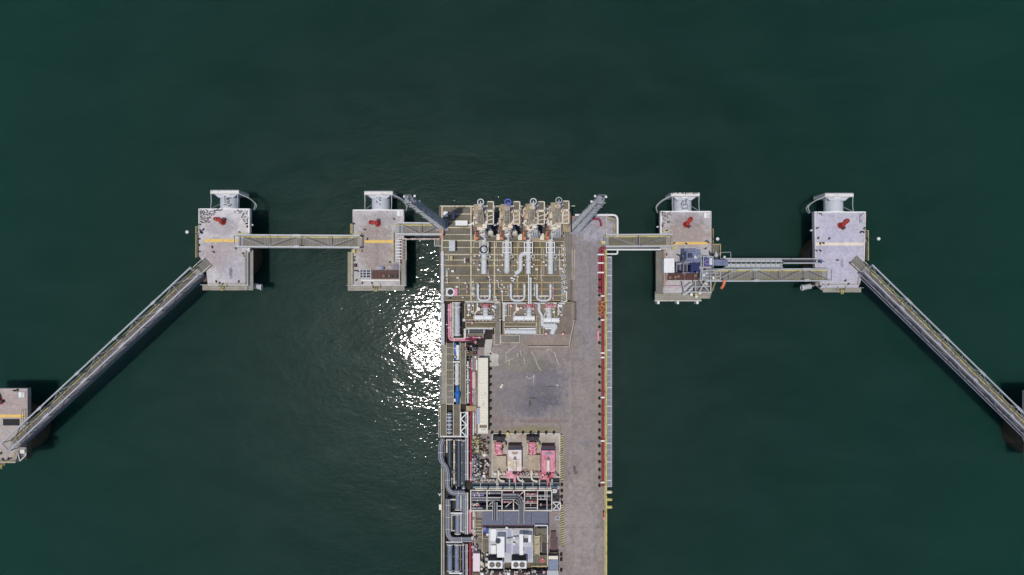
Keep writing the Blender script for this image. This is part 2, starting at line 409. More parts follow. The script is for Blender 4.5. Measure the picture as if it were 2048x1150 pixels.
# grating field of the head: panels between beams
vx = [884, 942, 989, 1035, 1083, 1128]
hy = [413, 428, 443, 455, 469, 481, 495, 509, 520, 531, 551, 565, 578, 591, 601]
for i in range(len(vx)-1):
    mt = 'olive' if i in (0, 2) else ('olive' if i == 4 else 'olive_dark' if i == 3 else 'olive')
    MB().px(vx[i]+1, 414, vx[i+1]-1, 600, -.04, .02).build('grating_panel', mt, J)
MB().px(1129, 414, 1142, 600, -.04, .02).build('grating_panel', 'grey_grate', J)
fr = MB()
for i, y in enumerate(hy):
    for k in range(len(vx)-1):
        if 2 <= i <= 3 and k > 0: continue
        a = vx[k]+1.2; b = vx[k+1]-1.2
        hh = .10+.002*k
        MB().px(a, y-(1.1 if i % 2 else .8), b, y+(1.1 if i % 2 else .8), .021, hh).build('cross_beam', 'tan' if (i < 9) else 'tan2', J)
for x in vx: MB().px(x-1.3, 412, x+1.3, 602, -.05, .13).build('main_beam', 'tan' if x < 1000 else 'tan2', J)
MB().px(880, 411, 1150, 412.6, -.3, .16).build('edge_beam', 'tan', J)
# small stubs between cross beams (short joists) give the field its fine net
for k, (x0, x1) in enumerate(((1037,1081),(1085,1126),(991,1033))):
    b = MB()
    for x in range(x0+3, x1-2, 5): b.px(x, 497, x+.35, 549, .021, .05)
    b.build('joist_row', 'tan', J)
# kerb wall around the process area
kb = MB()
pts = [(1143,560),(1143,604),(1151,604),(1151,640),(1148,640),(1148,645),(1143,668),(1139,693),(1056,693)]
kw = thing('kerb_wall', 'low white topped concrete kerb turning the corner round the metering area', 'kerb', P(1143,600))
prev = None
for i in range(len(pts)-1):
    a = P(*pts[i], .25); b = P(*pts[i+1], .25); d = (b-a).normalized()*.001
    kb.bar(a+d, b-d, .34, .5)
kb.build('kerb', 'dark_conc', kw)
kb = MB()
for i in (3, 4, 5, 6, 7):
    a = P(*pts[i], .53); b = P(*pts[i+1], .53)
    kb.bar(a+Vector((-.08,-.06,0)), b+Vector((-.08,-.06,0)), .16, .05)
kb.build('capping', 'conc_white', kw)
# repaired patch and old paint on the road
MB().pxpoly([(971,679),(985,678),(984,690),(981,700),(986,706),(995,708),(998,712),(997,716),(996,724),(998,731),(990,733),(978,732),(978,716),(969,714),(968,700)], .004, .05).build('repair_patch', 'conc_white', J)
for cx, cy in ((981,707),(981,723),(998,690)):
    MB().cyl(P(cx,cy,.05), P(cx,cy,.09), .2, n=10).build('drain_cover', 'dark', J)
def marks(lines, w=.16):
    for ln in lines:
        b = MB()
        for i in range(len(ln)-1):
            b.bar(P(*ln[i], .006+.003*(i % 2)), P(*ln[i+1], .006+.003*(i % 2)), w, .004)
        b.build('paint_mark', 'oldmark', J)
marks([[(1012,727),(1012,706),(1020,700),(1033,690)],[(1018,730),(1019,719),(1027,717)],[(1034,714),(1036,706)],[(1040,700),(1043,712)],[(1062,703),(1069,712),(1073,726),(1078,736),(1083,742)],
       [(1093,706),(1096,698),(1103,700)],[(1109,704),(1112,716),(1118,730)],[(1052,752),(1058,758),(1070,752)],[(1066,766),(1068,748)],[(1048,716),(1050,728)],[(1014,722),(1024,717)]], .11)
# ---- left edge walkway strips
MB().px(882, 690, 892, 808, -.2, .05).build('edge_walkway', 'grey_grate2', J)
MB().px(893.4, 686, 906, 760, -.3, .04).build('grating_panel', 'olive', J)
MB().px(893.4, 760.6, 906, 808, -.3, .04).build('grating_panel', 'grey_grate', J)
MB().px(920.5, 686, 931, 808, -.3, .04).build('grating_panel', 'olive', J)
MB().px(880, 808.5, 891.5, 872, -.3, .08).build('grating_panel', 'olive', J)
MB().px(905.5, 808.5, 920, 872, -.3, .08).build('grating_panel', 'olive', J)
MB().px(932, 702, 954, 712, -.3, .5).build('grating_panel', 'olive_dark', J)
MB().px(932, 812, 952, 822, -.3, .5).build('grating_panel', 'tan2', J)
MB().px(882, 872, 889, 1150, -.3, .05).build('edge_walkway', 'grey_grate2', J)
for y in (695, 708, 724, 740, 758, 770, 782, 794): MB().px(893, y-.5, 906.4, y+.5, .045, .12).build('cross_beam', 'tan', J)
for x, y0, y1 in ((892.6,684,872),(906.8,684,872),(920.2,684,872),(931.4,684,808),(880.5,808,872)): MB().px(x-.6, y0, x+.6, y1, -.3, .16).build('main_beam', 'tan', J)
MB().px(880, 871.5, 937, 874.5, -.4, .2).build('edge_beam', 'offwhite', J)
MB().px(892, 807.2, 906, 809.2, .09, .2).build('cross_beam', 'tan', J)
# wall under pipe at the left of the metering area
for (x0,y0,x1,y1,m) in ((929,607,948,640,'olive_dark'),(931,644,990,655,'olive_dark'),(989,606,1001,690,'grey_grate'),(1004,604,1008,640,'olive_dark'),(1008,645,1073,653,'olive_dark'),(1073,632,1079,670,'olive'),(1080,655,1087,670,'olive_dark'),(1108,607,1116,634,'olive_dark'),(1017,606,1022,632,'olive_dark'),(1001,670,1040,686,'grey_grate')):
    MB().px(x0, y0, x1, y1, -.1, .35).build('grating_panel', m, J)
    for r in ((x0,y0,x1,y0+1.1),(x0,y1-1.1,x1,y1),(x0,y0+1.15,x0+1.1,y1-1.15),(x1-1.1,y0+1.15,x1,y1-1.15)): MB().px(*r, .352, .46).build('grating_rim', 'tan', J)
MB().px(1005, 606, 1143, 668, -.99, -.03).build('metering_floor', 'meterfloor', J)
for r in ((930,606.5,988,643),(930,656,968,676)): MB().px(*r, -.99, -.2).build('metering_floor', 'meterfloor', J)
MB().px(930, 604, 1143, 605.4, -.2, .3).build('cross_beam', 'tan2', J)
# ---- right road edge: hazard kerb and wheel posts
def hazard(label, x, y0, y1):
    t = thing('hazard_kerb', label, 'kerb', P(x, (y0+y1)/2))
    MB().px(x-2.5, y0, x+2.5, y1, .0, .2).build('kerb', 'dark', t)
    b = MB(); y = y0+1
    while y < y1-3:
        b.pxpoly([(x-2.6,y+2.6),(x+2.6,y),(x+2.6,y+1.9),(x-2.6,y+4.5)], .203, .22); y += 4.6
    b.build('yellow_stripe', 'yellow', t)
hazard('yellow and black striped kerb beside the red pump enclosures', 1124, 868, 962)
hazard('yellow and black striped kerb beside the slate blue roof, further down the road', 1124, 1008, 1092)
# bollards
def bollard():
    t = thing('bollard', '', 'bollard', (0,0,D), local=True)
    MB().box(-.3,-.3,.004,.3,.3,.05).build('base_plate', 'yellow_d', t)
    MB().cyl((0,0,.05),(0,0,.75),.27,.24,n=12).build('post', 'dark', t, True)
    MB().ball((0,0,.75),.28,.5).build('cap', 'black', t, True)
    return t
pb = bollard(); first = True
rows = [([(1198, 559+15.8*i) for i in range(27) if i not in (9, 10)], 'dark bollard in the row along the right road edge, {} from the top', 'bollards along the right road edge'),
        ([(984+15.4*i, 864) for i in range(9) if i not in ()], 'dark bollard in the row above the red pump enclosures, {} from the left', 'bollards above the pump enclosures'),
        ([(981, 737+15.9*i) for i in range(8)], 'dark bollard in the row right of the long cream container, {} from the top', 'bollards beside the cream container'),
        ([(1123, 968+12*i) for i in range(4)], 'dark bollard between the two striped kerbs, {} from the top', 'bollards at the road edge by the pipe rack'),
        ([(1122, 1107),(1122, 1117),(1122, 1138)], 'dark bollard by the grey cabinet at the bottom road edge, {} from the top', 'bollards at the road edge by the grey cabinet')]
for pts_, lab, g in rows:
    for i, (x, y) in enumerate(pts_):
        if first: pb.location = P(x, y); pb['label'] = lab.format(ORD[i]); pb['group'] = g; first = False
        else: dup(pb, P(x, y), random.random()*.4, lab.format(ORD[i]), g)
# ================================================================== DOLPHINS
def dolphin(k, lab, cx, cy, poly, mat, group, m=1, ring_walk=True, cais=(0,0)):
    c = P(cx, cy)
    t = thing('mooring_dolphin' if k > 4 else 'breasting_dolphin', lab, 'dolphin', (c.x, c.y, 0), group=group)
    MB().pxpoly(poly, -1.0, 0).build('deck', mat, t)
    MB().cyl((c.x+cais[0], c.y-1.2+cais[1], -3), (c.x+cais[0], c.y-1.2+cais[1], D-2.4), 4.9, n=48).build('caisson', 'caisson', t, True)
    MB().box(c.x-4.6, c.y-6.6, D-2.4, c.x+4.6, c.y+6.8, D-1.003).build('cap_beam', 'pile', t)
    return t
def stripe(t, x0, y0, x1, y1, mat='stripe'): MB().px(x0, y0, x1, y1, .004, .02).build('deck_marking', mat, t)
GRP = 'concrete breasting dolphins beside the jetty head'
d1 = dolphin(1, 'far left breasting dolphin with seabirds on its white north end', 448, 497.5,
   [(397,417),(500,417),(500,503),(496,505),(496,571),(416,571),(413,545),(404,520),(398,512)], 'dol1', GRP)
stripe(d1, 409, 478, 476, 484)
d2 = dolphin(2, 'breasting dolphin left of the jetty, brown stained deck and rust red gangway', 756.5, 498,
   [(705,419),(808,419),(808,500),(800,503),(812,505),(812,572),(703,572),(703,504),(706,500)], 'dol2', GRP)
stripe(d2, 729, 480, 786, 486)
d3 = dolphin(3, 'breasting dolphin right of the jetty carrying the dark gangway tower machinery', 1371.5, 503,
   [(1320,422),(1423,422),(1423,586),(1326,586),(1326,500),(1320,496)], 'dol3', GRP)
stripe(d3, 1342, 484, 1417, 489)
d4 = dolphin(4, 'far right breasting dolphin with a clean pale lavender deck and faded stripe', 1680, 503,
   [(1628,423),(1732,423),(1729,522),(1716,532),(1722,560),(1716,576),(1640,576),(1640,566),(1630,540)], 'dol4', GRP)
stripe(d4, 1632, 485, 1729, 491, 'stripe_f')
d5 = dolphin(5, 'mooring dolphin cut by the left photo edge with a red hook and a dark hatch', 0, 855,
   [(-55,777),(55,777),(55,860),(38,905),(30,926),(-50,926)], 'dol5', 'mooring dolphins at the outer walkway ends')
stripe(d5, -50, 829, 50, 835)
d6 = dolphin(6, 'dark sided mooring dolphin at the right photo edge where the walkway ends', 2110, 862,
   [(2052,782),(2165,782),(2165,930),(2078,930),(2066,905),(2052,880)], 'dol6', 'mooring dolphins at the outer walkway ends')
# faint cross seams and steps on decks, hatch pads
for t, (x, y) in ((d2,(800,424)),(d3,(1414,428)),(d5,(43,787))):
    MB().px(x-7, y-4, x+7, y+9, .004, .12).build('hatch_frame', 'galv', t)
    MB().px(x-5.6, y-2.6, x-.5, y+7.6, .121, .17).build('hatch_cover', 'white', t)
    MB().px(x+.5, y-2.6, x+5.6, y+7.6, .121, .16).build('hatch_cover', 'offwhite', t)
MB().px(6, 838, 39, 851, .004, .05).build('hatch_pit', 'black', d5)
# kerb angle along deck edges
def kerb(t, x0, y0, x1, y1, mat='white', w=.22, h=.12):
    a = P(x0, y0, h/2+.003); b = P(x1, y1, h/2+.003); MB().bar(a, b, w, h).build('edge_kerb', mat, t)
kerb(d1, 497.7, 418, 497.7, 500); kerb(d1, 398.2, 418, 398.2, 468, 'offwhite'); kerb(d1, 400, 418.2, 496, 418.2, 'white')
kerb(d2, 707, 420.2, 806, 420.2, 'white'); kerb(d3, 1322, 423.2, 1421, 423.2, 'white'); kerb(d3, 1322, 426, 1322, 494, 'white')
kerb(d4, 1630, 424.2, 1730, 424.2, 'white'); kerb(d4, 1630, 428, 1631.5, 540, 'offwhite'); kerb(d4, 1730.5, 428, 1728, 520, 'offwhite')
# ---- fenders: cell fender and frontal panel
def fender(lab, cx, y_edge, side, group='cell fenders on the dolphins'):
    """side: +1 the bent chain hangs on the right"""
    X = (cx-1024)/10; Y = P(cx, y_edge).y
    t = thing('marine_fender', lab, 'fender', (X, Y, D-3), group=group)
    zc = D-2.9
    MB().cyl((X, Y, zc), (X, Y+3.0, zc), 1.85, n=40).build('fender_drum', 'bluegrey_f', t, True)
    for yy in (Y+.03, Y+2.75): MB().cyl((X, yy, zc), (X, yy+.22, zc), 2.05, n=40).build('drum_flange', 'white', t, True)
    MB().box(X-2.85, Y+3.0, D-5.6, X+2.85, Y+3.55, D-.25).build('frontal_panel', 'white_f', t)
    MB().box(X-2.85, Y+3.552, D-5.6, X+2.85, Y+3.75, D-.3).build('facing_pad', 'grey_f', t)
    MB().poly([(X-2.3,Y+2.99),(X+2.3,Y+2.99),(X+1.5,Y+2.3),(X-1.5,Y+2.3)], D-1.9, D-.95).build('panel_bracket', 'bluegrey_f', t)
    s = side
    for xx in (-2.75*s, 2.6*s):
        MB().tube([(X+xx, Y-.2, D-.15), (X+xx, Y+1.4, D-.45), (X+xx, Y+3.0, D-.35)], .09, 6).build('chain', 'galv', t)
    MB().tube([(X-2.75*s, Y+.1, D-.6), (X-1.9*s, Y+1.2, D-2.6)], .08, 6).build('chain', 'galv', t)
    MB().tube([(X+2.7*s, Y+3.05, D-.4), (X+4.6*s, Y+2.3, D-1.1), (X+5.6*s, Y+1.2, D-2.2), (X+5.3*s, Y-.1, D-1.6)], .11, 6, .8).build('chain', 'galv', t)
    MB().tube([(X+2.7*s, Y+3.05, D-1.4), (X+4.3*s, Y+2.2, D-3.4), (X+5.2*s, Y+1.1, D-4.1), (X+4.9*s, Y-.1, D-3.0)], .09, 6, .8).build('chain', 'galv', t)
    return t
M['bluegrey_f'] = paint('fender_drum_paint', (186,190,198), (150,146,146), .3, 1.0)
M['white_f'] = paint('fender_panel_paint', (216,212,206), (150,144,140), .5, 1.2)
M['grey_f'] = paint('fender_facing', (170,172,176), (120,118,118), .4, 1.2)
fender('white cell fender with frontal panel on the far left dolphin', 448, 417, 1)
fender('plain white cell fender and frontal panel on the dolphin just left of the jetty', 756.5, 419, 1)
fender('bird covered white cell fender and panel on the dolphin just right of the jetty', 1371.5, 422, -1)
fender('clean white cell fender and frontal panel on the far right dolphin', 1680, 423, -1)
# ---- quick release mooring hooks
def hook(lab, x, y, rz):
    p = P(x, y)
    t = thing('mooring_hook', lab, 'mooring hook', p, rz, 'red mooring hooks', local=True); t.scale = (.74, .8, .9)
    MB().cyl((0,0,.01),(0,0,.28),.85,.8,n=18).build('base_plate', 'hook', t, True)
    b = MB().cyl((0,0,.28),(0,0,1.35),.62,.5,n=16); b.ball((0,0,1.35),.52,.55,14,8); b.build('capstan_head', 'hook', t, True)
    MB().box(.2,-.42,.4,1.75,.42,.95).build('hook_frame', 'hook', t)
    b = MB().tube([(1.4,-.2,1.0),(1.9,-.15,1.25),(2.15,.25,1.15),(1.8,.5,.95)], .2, 8); b.build('hook_arm', 'hook', t, True)
    MB().cyl((1.55,-.35,.6),(1.55,.6,.6),.3,n=12).build('hinge_pin', 'hook', t, True)
    MB().box(-.45,-1.1,.3,.35,-.4,.85).build('motor', 'rustred', t)
    return t
hook('red mooring hook on the far left dolphin, pointing up left', 446.5, 444, R(150))
hook('bright red mooring hook on the brown stained dolphin left of the jetty', 756, 447, R(168))
hook('red mooring hook pointing up right amid a dark soot ring, dolphin with the gangway machinery', 1372, 449, R(50))
hook('red mooring hook on the far right dolphin, pointing up right', 1681, 451, R(38))
hook('dark red mooring hook half cut by the left photo edge', 1, 803, R(100))
# ---- lower walkways on the dolphins
def walkstrip(lab, pts, w, h, mat='grey_grate2', rail=True, group='lower service walkways around the dolphins', railmat='galv'):
    W = [P(x, y, h) for x, y in pts]
    t = thing('service_walkway', lab, 'walkway', W[0], group=group)
    for i in range(len(W)-1):
        d = (W[i+1]-W[i]).normalized()
        a = W[i]+d*(w/2 if i else 0); b = W[i+1]+d*(w/2-.003)
        if i == len(W)-2: b = W[i+1]
        if i: a += d*.003
        MB().bar(a, b, w, .1).build('grating_panel', mat, t)
        s = d.cross(Vector((0,0,1)))*(w/2)
        MB().bar(a+s+Vector((0,0,-.12)), b+s+Vector((0,0,-.12)), .12, .2).build('stringer', 'offwhite', t)
        if rail:
            for z in (1.0, .55): MB().bar(a+s+Vector((0,0,z)), b+s+Vector((0,0,z)), .08).build('rail', railmat, t)
            L = (b-a).length; n = max(1, int(L/1.7))
            for j in range(n+1):
                q = a.lerp(b, j/n)+s; MB().bar(q, q+Vector((0,0,.97)), .07).build('post', railmat, t)
    return t
walkstrip('lower walkway wrapping the right and bottom sides of the far left dolphin', [(501,500),(501,575),(405,575)], 1.1, -.9)
walkstrip('lower walkway wrapping the left and bottom sides of the brown stained dolphin', [(809,576),(701,576),(701,504)], 1.1, -.9)
walkstrip('grating walkway down the left side of the gangway machinery dolphin', [(1319,588),(1319,502)], 1.5, -.5, 'grey_grate')
walkstrip('lower walkway along the bottom of the far right dolphin', [(1722,580),(1650,580),(1632,566)], .9, -.8)
walkstrip('pale ladder walkway along the right edge of the brown stained dolphin', [(806,482),(806,570)], 1.0, .15, 'grey_grate2')
# bottom grating platform on D3
t = thing('grating_platform', 'wide bare grating platform on the south side of the gangway machinery dolphin', 'platform', P(1360,592,-1))
MB().pxpoly([(1310,583),(1424,583),(1420,597),(1402,597),(1402,601),(1310,601)], -1.6, -1.3).build('grating_panel', 'grey_grate2', t)
MB().px(1309, 600.8, 1403, 602.4, -1.62, -1.2).build('edge_beam', 'offwhite', t)
for x in (1317, 1356, 1395): MB().px(x-2, 602.6, x+2, 608, -3.2, -1.25).build('fender_post', 'white', t)
t = thing('corner_platform', 'small olive grating platform with yellow rails at the right of the gangway machinery dolphin', 'platform', P(1432,495))
MB().px(1423.5, 488, 1441, 512, -.15, -.05).build('grating_panel', 'olive', t)
for a, b in (((1424,488.5),(1441,488.5)),((1441,488.5),(1441,511))): MB().bar(P(*a,1), P(*b,1), .12).build('rail', 'yellow_d', t)
for x, y in ((1424,488.5),(1432,488.5),(1441,488.5),(1441,500),(1441,511)): MB().bar(P(x,y,-.05), P(x,y,1), .08).build('post', 'yellow_d', t)
t = thing('mooring_ladder', 'yellow boarding ladder platform projecting below the far left dolphin', 'ladder', P(445,572))
def boarding(t, x, y, m='cream'):
    MB().px(x-8, y-4, x+8, y+5, -.6, -.45).build('grating_panel', 'olive', t)
    for dx in (-8, 7): MB().bar(P(x+dx, y-4, .5), P(x+dx, y+5, .5), .1).build('rail', 'yellow_d', t)
    MB().bar(P(x-2.5, y+4, -.2), P(x-2.5, y+12, -.8), .12).bar(P(x+1.5, y+4, -.2), P(x+1.5, y+12, -.8), .12).build('ladder_rail', 'yellow', t)
    for j in range(5): MB().bar(P(x-2.5, y+5+1.6*j, -.4), P(x+1.5, y+5+1.6*j, -.4), .07).build('rung', 'yellow', t)
boarding(t, 445, 569)
t = thing('mooring_ladder', 'yellow boarding ladder platform projecting below the brown stained dolphin', 'ladder', P(755,572)); boarding(t, 752, 571)
t = thing('mooring_ladder', 'yellow boarding ladder platform projecting below the far right dolphin', 'ladder', P(1683,576)); boarding(t, 1685, 576)
t = thing('mooring_ladder', 'yellow ladder at the bottom of the mooring dolphin on the left photo edge', 'ladder', P(2,926)); boarding(t, 2, 926)
# side rail platforms (olive strips on the outer edges)
def sideplat(lab, x0, y0, x1, y1, out):
    t = thing('side_platform', lab, 'platform', P((x0+x1)/2, (y0+y1)/2), group='narrow side platforms on the dolphins')
    MB().px(x0, y0, x1, y1, -.25, -.12).build('grating_panel', 'olive', t)
    xs = x0 if out < 0 else x1
    for z in (.5, 1.0): MB().bar(P(xs, y0, z), P(xs, y1, z), .09).build('rail', 'yellow_d', t)
    n = int((y1-y0)/14)
    for j in range(n+1): MB().bar(P(xs, y0+(y1-y0)*j/n, -.12), P(xs, y0+(y1-y0)*j/n, .96), .08).build('post', 'yellow_d', t)
    MB().bar(P(x0, y0, .9), P(x1, y0, .9), .09).build('rail', 'yellow_d', t)
sideplat('narrow yellow railed platform on the outer side of the far left dolphin', 391.5, 453, 396.6, 515, -1)
sideplat('narrow yellow railed platform on the outer side of the far right dolphin', 1732.6, 461, 1737, 521, 1)
sideplat('narrow yellow railed platform on the left side of the brown stained dolphin', 701, 448, 704.6, 468, -1)
sideplat('narrow yellow railed platform on the right side of the gangway machinery dolphin', 1423.4, 458, 1426.5, 486, 1)
# yellow railings on decks
railing('yellow handrail at the catwalk gate of the far left dolphin', [(476,467),(499,467)])
railing('yellow handrail down the right side of the far left dolphin', [(493,503),(493,568),(418,568)], 'yellow_d', .9, 1.8, .07)
railing('yellow handrail stepping round the left catwalk gate of the brown stained dolphin', [(706,450),(706,468),(724,468)])
railing('yellow handrail along the left of the brown stained dolphin below the catwalk', [(724,500),(724,504),(706,504),(706,568)])
railing('yellow handrail in front of the white ladder walkway, brown stained dolphin', [(797,449),(786,449)], 'yellow')
railing('long yellow handrail left of the ladder walkway on the brown stained dolphin', [(788,466),(788,524)], 'yellow')
railing('yellow handrail at the bottom right corner of the brown stained dolphin', [(801,545),(801,570)], 'yellow')
railing('yellow handrail at the left catwalk gate of the gangway machinery dolphin', [(1324,458),(1324,464),(1341,464)])
railing('red and yellow handrail down the left of the gangway machinery dolphin', [(1326,500),(1326,573)], 'yellow_d')
railing('pale pink handrail down the left of the gangway machinery dolphin, just inside the yellow one', [(1328.5,500),(1328.5,572),(1362,572)], 'pink')
railing('slanting yellow handrail at the lower right of the gangway machinery dolphin', [(1428,563),(1422,582)], 'yellow_d')
railing('yellow handrail at the bottom of the far right dolphin', [(1644,569),(1714,569),(1716,552)], 'yellow_d', .9, 1.8, .07)
railing('yellow handrail on the right edge of the mooring dolphin at the left photo edge', [(51,818),(51,846)], 'yellow_d')
railing('yellow handrail round the bottom right corner of the mooring dolphin at the left photo edge', [(-30,921),(32,921),(36,902)], 'yellow_d')
# lamp posts
def lamp(lab, x, y, h, dx):
    p = P(x, y); t = thing('lamp_post', lab, 'lamp post', p, group='white topped lamp posts')
    MB().cyl(p, p+Vector((0,0,h-.2)), .05, .035, n=8).build('pole', 'dark', t, True)
    MB().ball(p+Vector((0,0,h)), .33, .7, 12, 8).build('lamp_head', 'white', t, True)
    MB().box(p.x-.2, p.y-.2, p.z+.004, p.x+.2, p.y+.2, p.z+.12).build('base_plate', 'galv', t)
lamp('lamp post with round white head at the outer edge of the far left dolphin', 397.5, 468, 4.9, 0)
lamp('lamp post with round white head right of the gangway machinery dolphin', 1422, 481, 4.4, 0)
lamp('lamp post with round white head at the outer edge of the far right dolphin', 1731, 481, 4.9, 0)
def navlamp(lab, x, y, sx):
    p = P(x, y, -1.2); t = thing('navigation_lamp', lab, 'lamp', p, group='small white navigation lamps on inner dolphin sides')
    MB().bar(p, p+Vector((-sx*.75,.25,.35)), .08).build('bracket', 'galv', t)
    MB().cyl(p, p+Vector((0,0,.45)), .2, .16, n=10).build('lamp_head', 'white', t, True)
navlamp('small white lamp on a bracket at the right side of the far left dolphin', 506, 450, 1)
navlamp('small white lamp on a bracket at the left side of the far right dolphin', 1621.5, 461, -1)
navlamp('small white lamp on a bracket at the left side of the gangway machinery dolphin', 1314.5, 454, -1)
# horizontal fender tubes low on D1 and D4
for lab, x, y, s in (('short white mooring tube low at the bottom right of the far left dolphin', 505, 571, 1), ('short white mooring tube low at the bottom left of the far right dolphin', 1622, 572, -1)):
    a = P(x, y, -2.5); t = thing('mooring_tube', lab, 'tube', a)
    MB().cyl(a, a+Vector((s*1.7,-.35,-.3)), .55, n=16).build('tube', 'grey_f', t, True)
    MB().ring(a+Vector((s*1.7,-.35,-.3)), .58, .09, 'x', 16, 6).build('end_ring', 'white', t, True)
    MB().bar(a+Vector((-s*1.5,.3,.6)), a, .3).build('bracket', 'galv_d', t)
# ---- small deck fittings (dark shackles and bitts)
def bitt():
    t = thing('deck_fitting', '', 'deck fitting', (0,0,D), local=True)
    MB().box(-.24,-.14,.003,.24,.14,.1).build('base_plate', 'dark', t)
    MB().cyl((-.14,0,.1),(-.14,0,.4),.11,n=8).build('horn', 'dark', t); MB().cyl((.14,0,.1),(.14,0,.4),.11,n=8).build('horn', 'dark', t)
    return t
pbt = None
for nm, L in (('far left dolphin', [(400,449),(401,461),(407,459),(404,466),(494,447),(495,453),(480,465),(399,478),(399,490),(399,503),(472,496),(487,507),(425,494),(428,504),(446,568),(490,513),(433,563),(440,566),(478,563)]),
        ('brown stained dolphin', [(708,447),(730,459),(735,478),(788,438),(709,514),(709,520),(710,531),(711,541),(716,542),(713,560),(725,566),(744,566),(780,524)]),
        ('gangway machinery dolphin', [(1325,452),(1333,461),(1337,444),(1412,482),(1416,484),(1348,486),(1411,497),(1333,509),(1372,487)]),
        ('far right dolphin', [(1634,456),(1636,476),(1640,487),(1646,486),(1640,501),(1632,501),(1658,477),(1728,457),(1721,464),(1726,464),(1674,520),(1658,561),(1657,569),(1690,561),(1696,568),(1637,523),(1700,526),(1640,573)]),
        ('mooring dolphin at the left photo edge', [(24,916),(18,917),(3,906),(36,780),(30,781),(7,918)])):
    for i, (x, y) in enumerate(L):
        lab = f'small dark twin horn deck fitting scattered on the {nm}'
        if pbt is None: pbt = bitt(); pbt.location = P(x, y); pbt['label'] = lab; pbt['group'] = 'deck fittings on the '+nm
        else: dup(pbt, P(x, y), random.random()*3, lab, 'deck fittings on the '+nm)
# ---- seabirds
def bird():
    b = MB(); b.ball((0,0,.16), .13, .8, 8, 6)
    b.v = [(x*1.5, y, z) for x, y, z in b.v]
    b.ball((.26,0,.3), .075, 1, 8, 6); b.cyl((.2,0,.2), (.26,0,.3), .06, .05, 6)
    b.add([(-.2,-.06,.15),(-.2,.06,.15),(-.36,.04,.1),(-.36,-.04,.1),(-.2,0,.19)], [(0,1,2,3),(0,4,1),(1,4,2),(4,3,2),(4,0,3)])
    for s in (-1, 1): b.cyl((0,s*.05,.1), (0,s*.05,0), .018, .018, 4); b.box(-.01, s*.05-.03, 0, .06, s*.05+.03, .012)
    b.cyl((.32,0,.3), (.42,0,.28), .022, .004, 5)
    return b
pbird = None
def birds(n, reg, h, lab, g, dmin=2.3):
    global pbird
    pts_ = []; tries = 0
    while len(pts_) < n and tries < 4000:
        tries += 1; r = random.choice(reg); p = (random.uniform(r[0], r[2]), random.uniform(r[1], r[3]))
        if all((p[0]-q[0])**2+(p[1]-q[1])**2 > dmin**2 for q in pts_): pts_.append(p)
    for p in pts_:
        W = P(p[0], p[1], h(p) if callable(h) else h)
        if pbird is None: pbird = bird().build('seabird', 'feather', None, True); tag(pbird, lab, 'bird', g); pbird.location = W; o = pbird
        else: o = pbird.copy(); C.objects.link(o); o.location = W; o['label'] = lab; o['group'] = g
        s = random.uniform(.55, .8); o.scale = (s, s, s); o.rotation_euler = (0, 0, random.uniform(0, 6.28))
def drum_h(cx):
    X = (cx-1024)/10
    def f(p):
        h = -1.05
        for _ in range(6):
            x = P(p[0], p[1], h).x-X; h = -2.9+math.sqrt(max(.2, 1.86**2-x*x))
        return h
    return f
birds(46, [(400,420,432,428),(400,428,420,446),(401,420,425,436)], 0, 'small dark seabird standing on the white top left part of the far left dolphin', 'seabirds at the top left of the far left dolphin')
birds(26, [(468,420,496,428),(482,426,497,444),(432,418,445,421)], 0, 'small dark seabird standing on the white top right part of the far left dolphin', 'seabirds at the top right of the far left dolphin')
birds(20, [(449,392,462,412)], drum_h(448), 'small dark seabird perched on the fender drum of the far left dolphin', 'seabirds on the far left fender drum')
birds(22, [(1322,424,1342,436),(1322,424,1330,452)], 0, 'small dark seabird standing on the top left corner of the gangway machinery dolphin', 'seabirds on the gangway machinery dolphin')
birds(24, [(1362,394,1376,418)], drum_h(1371.5), 'small dark seabird perched on the fender drum right of the jetty', 'seabirds on the fender drum right of the jetty')
birds(16, [(1343,385.4,1396,387)], -.25, 'small dark seabird lined up on the fender panel right of the jetty', 'seabirds on the fender panel right of the jetty', 1.5)
birds(8, [(752,394,764,410)], drum_h(756.5), 'small dark seabird perched on the plain fender drum left of the jetty', 'seabirds on the fender drum left of the jetty')
birds(10, [(1634,425,1660,430),(1714,425,1728,444)], 0, 'small dark seabird standing on the pale top edge of the far right dolphin', 'seabirds on the far right dolphin')
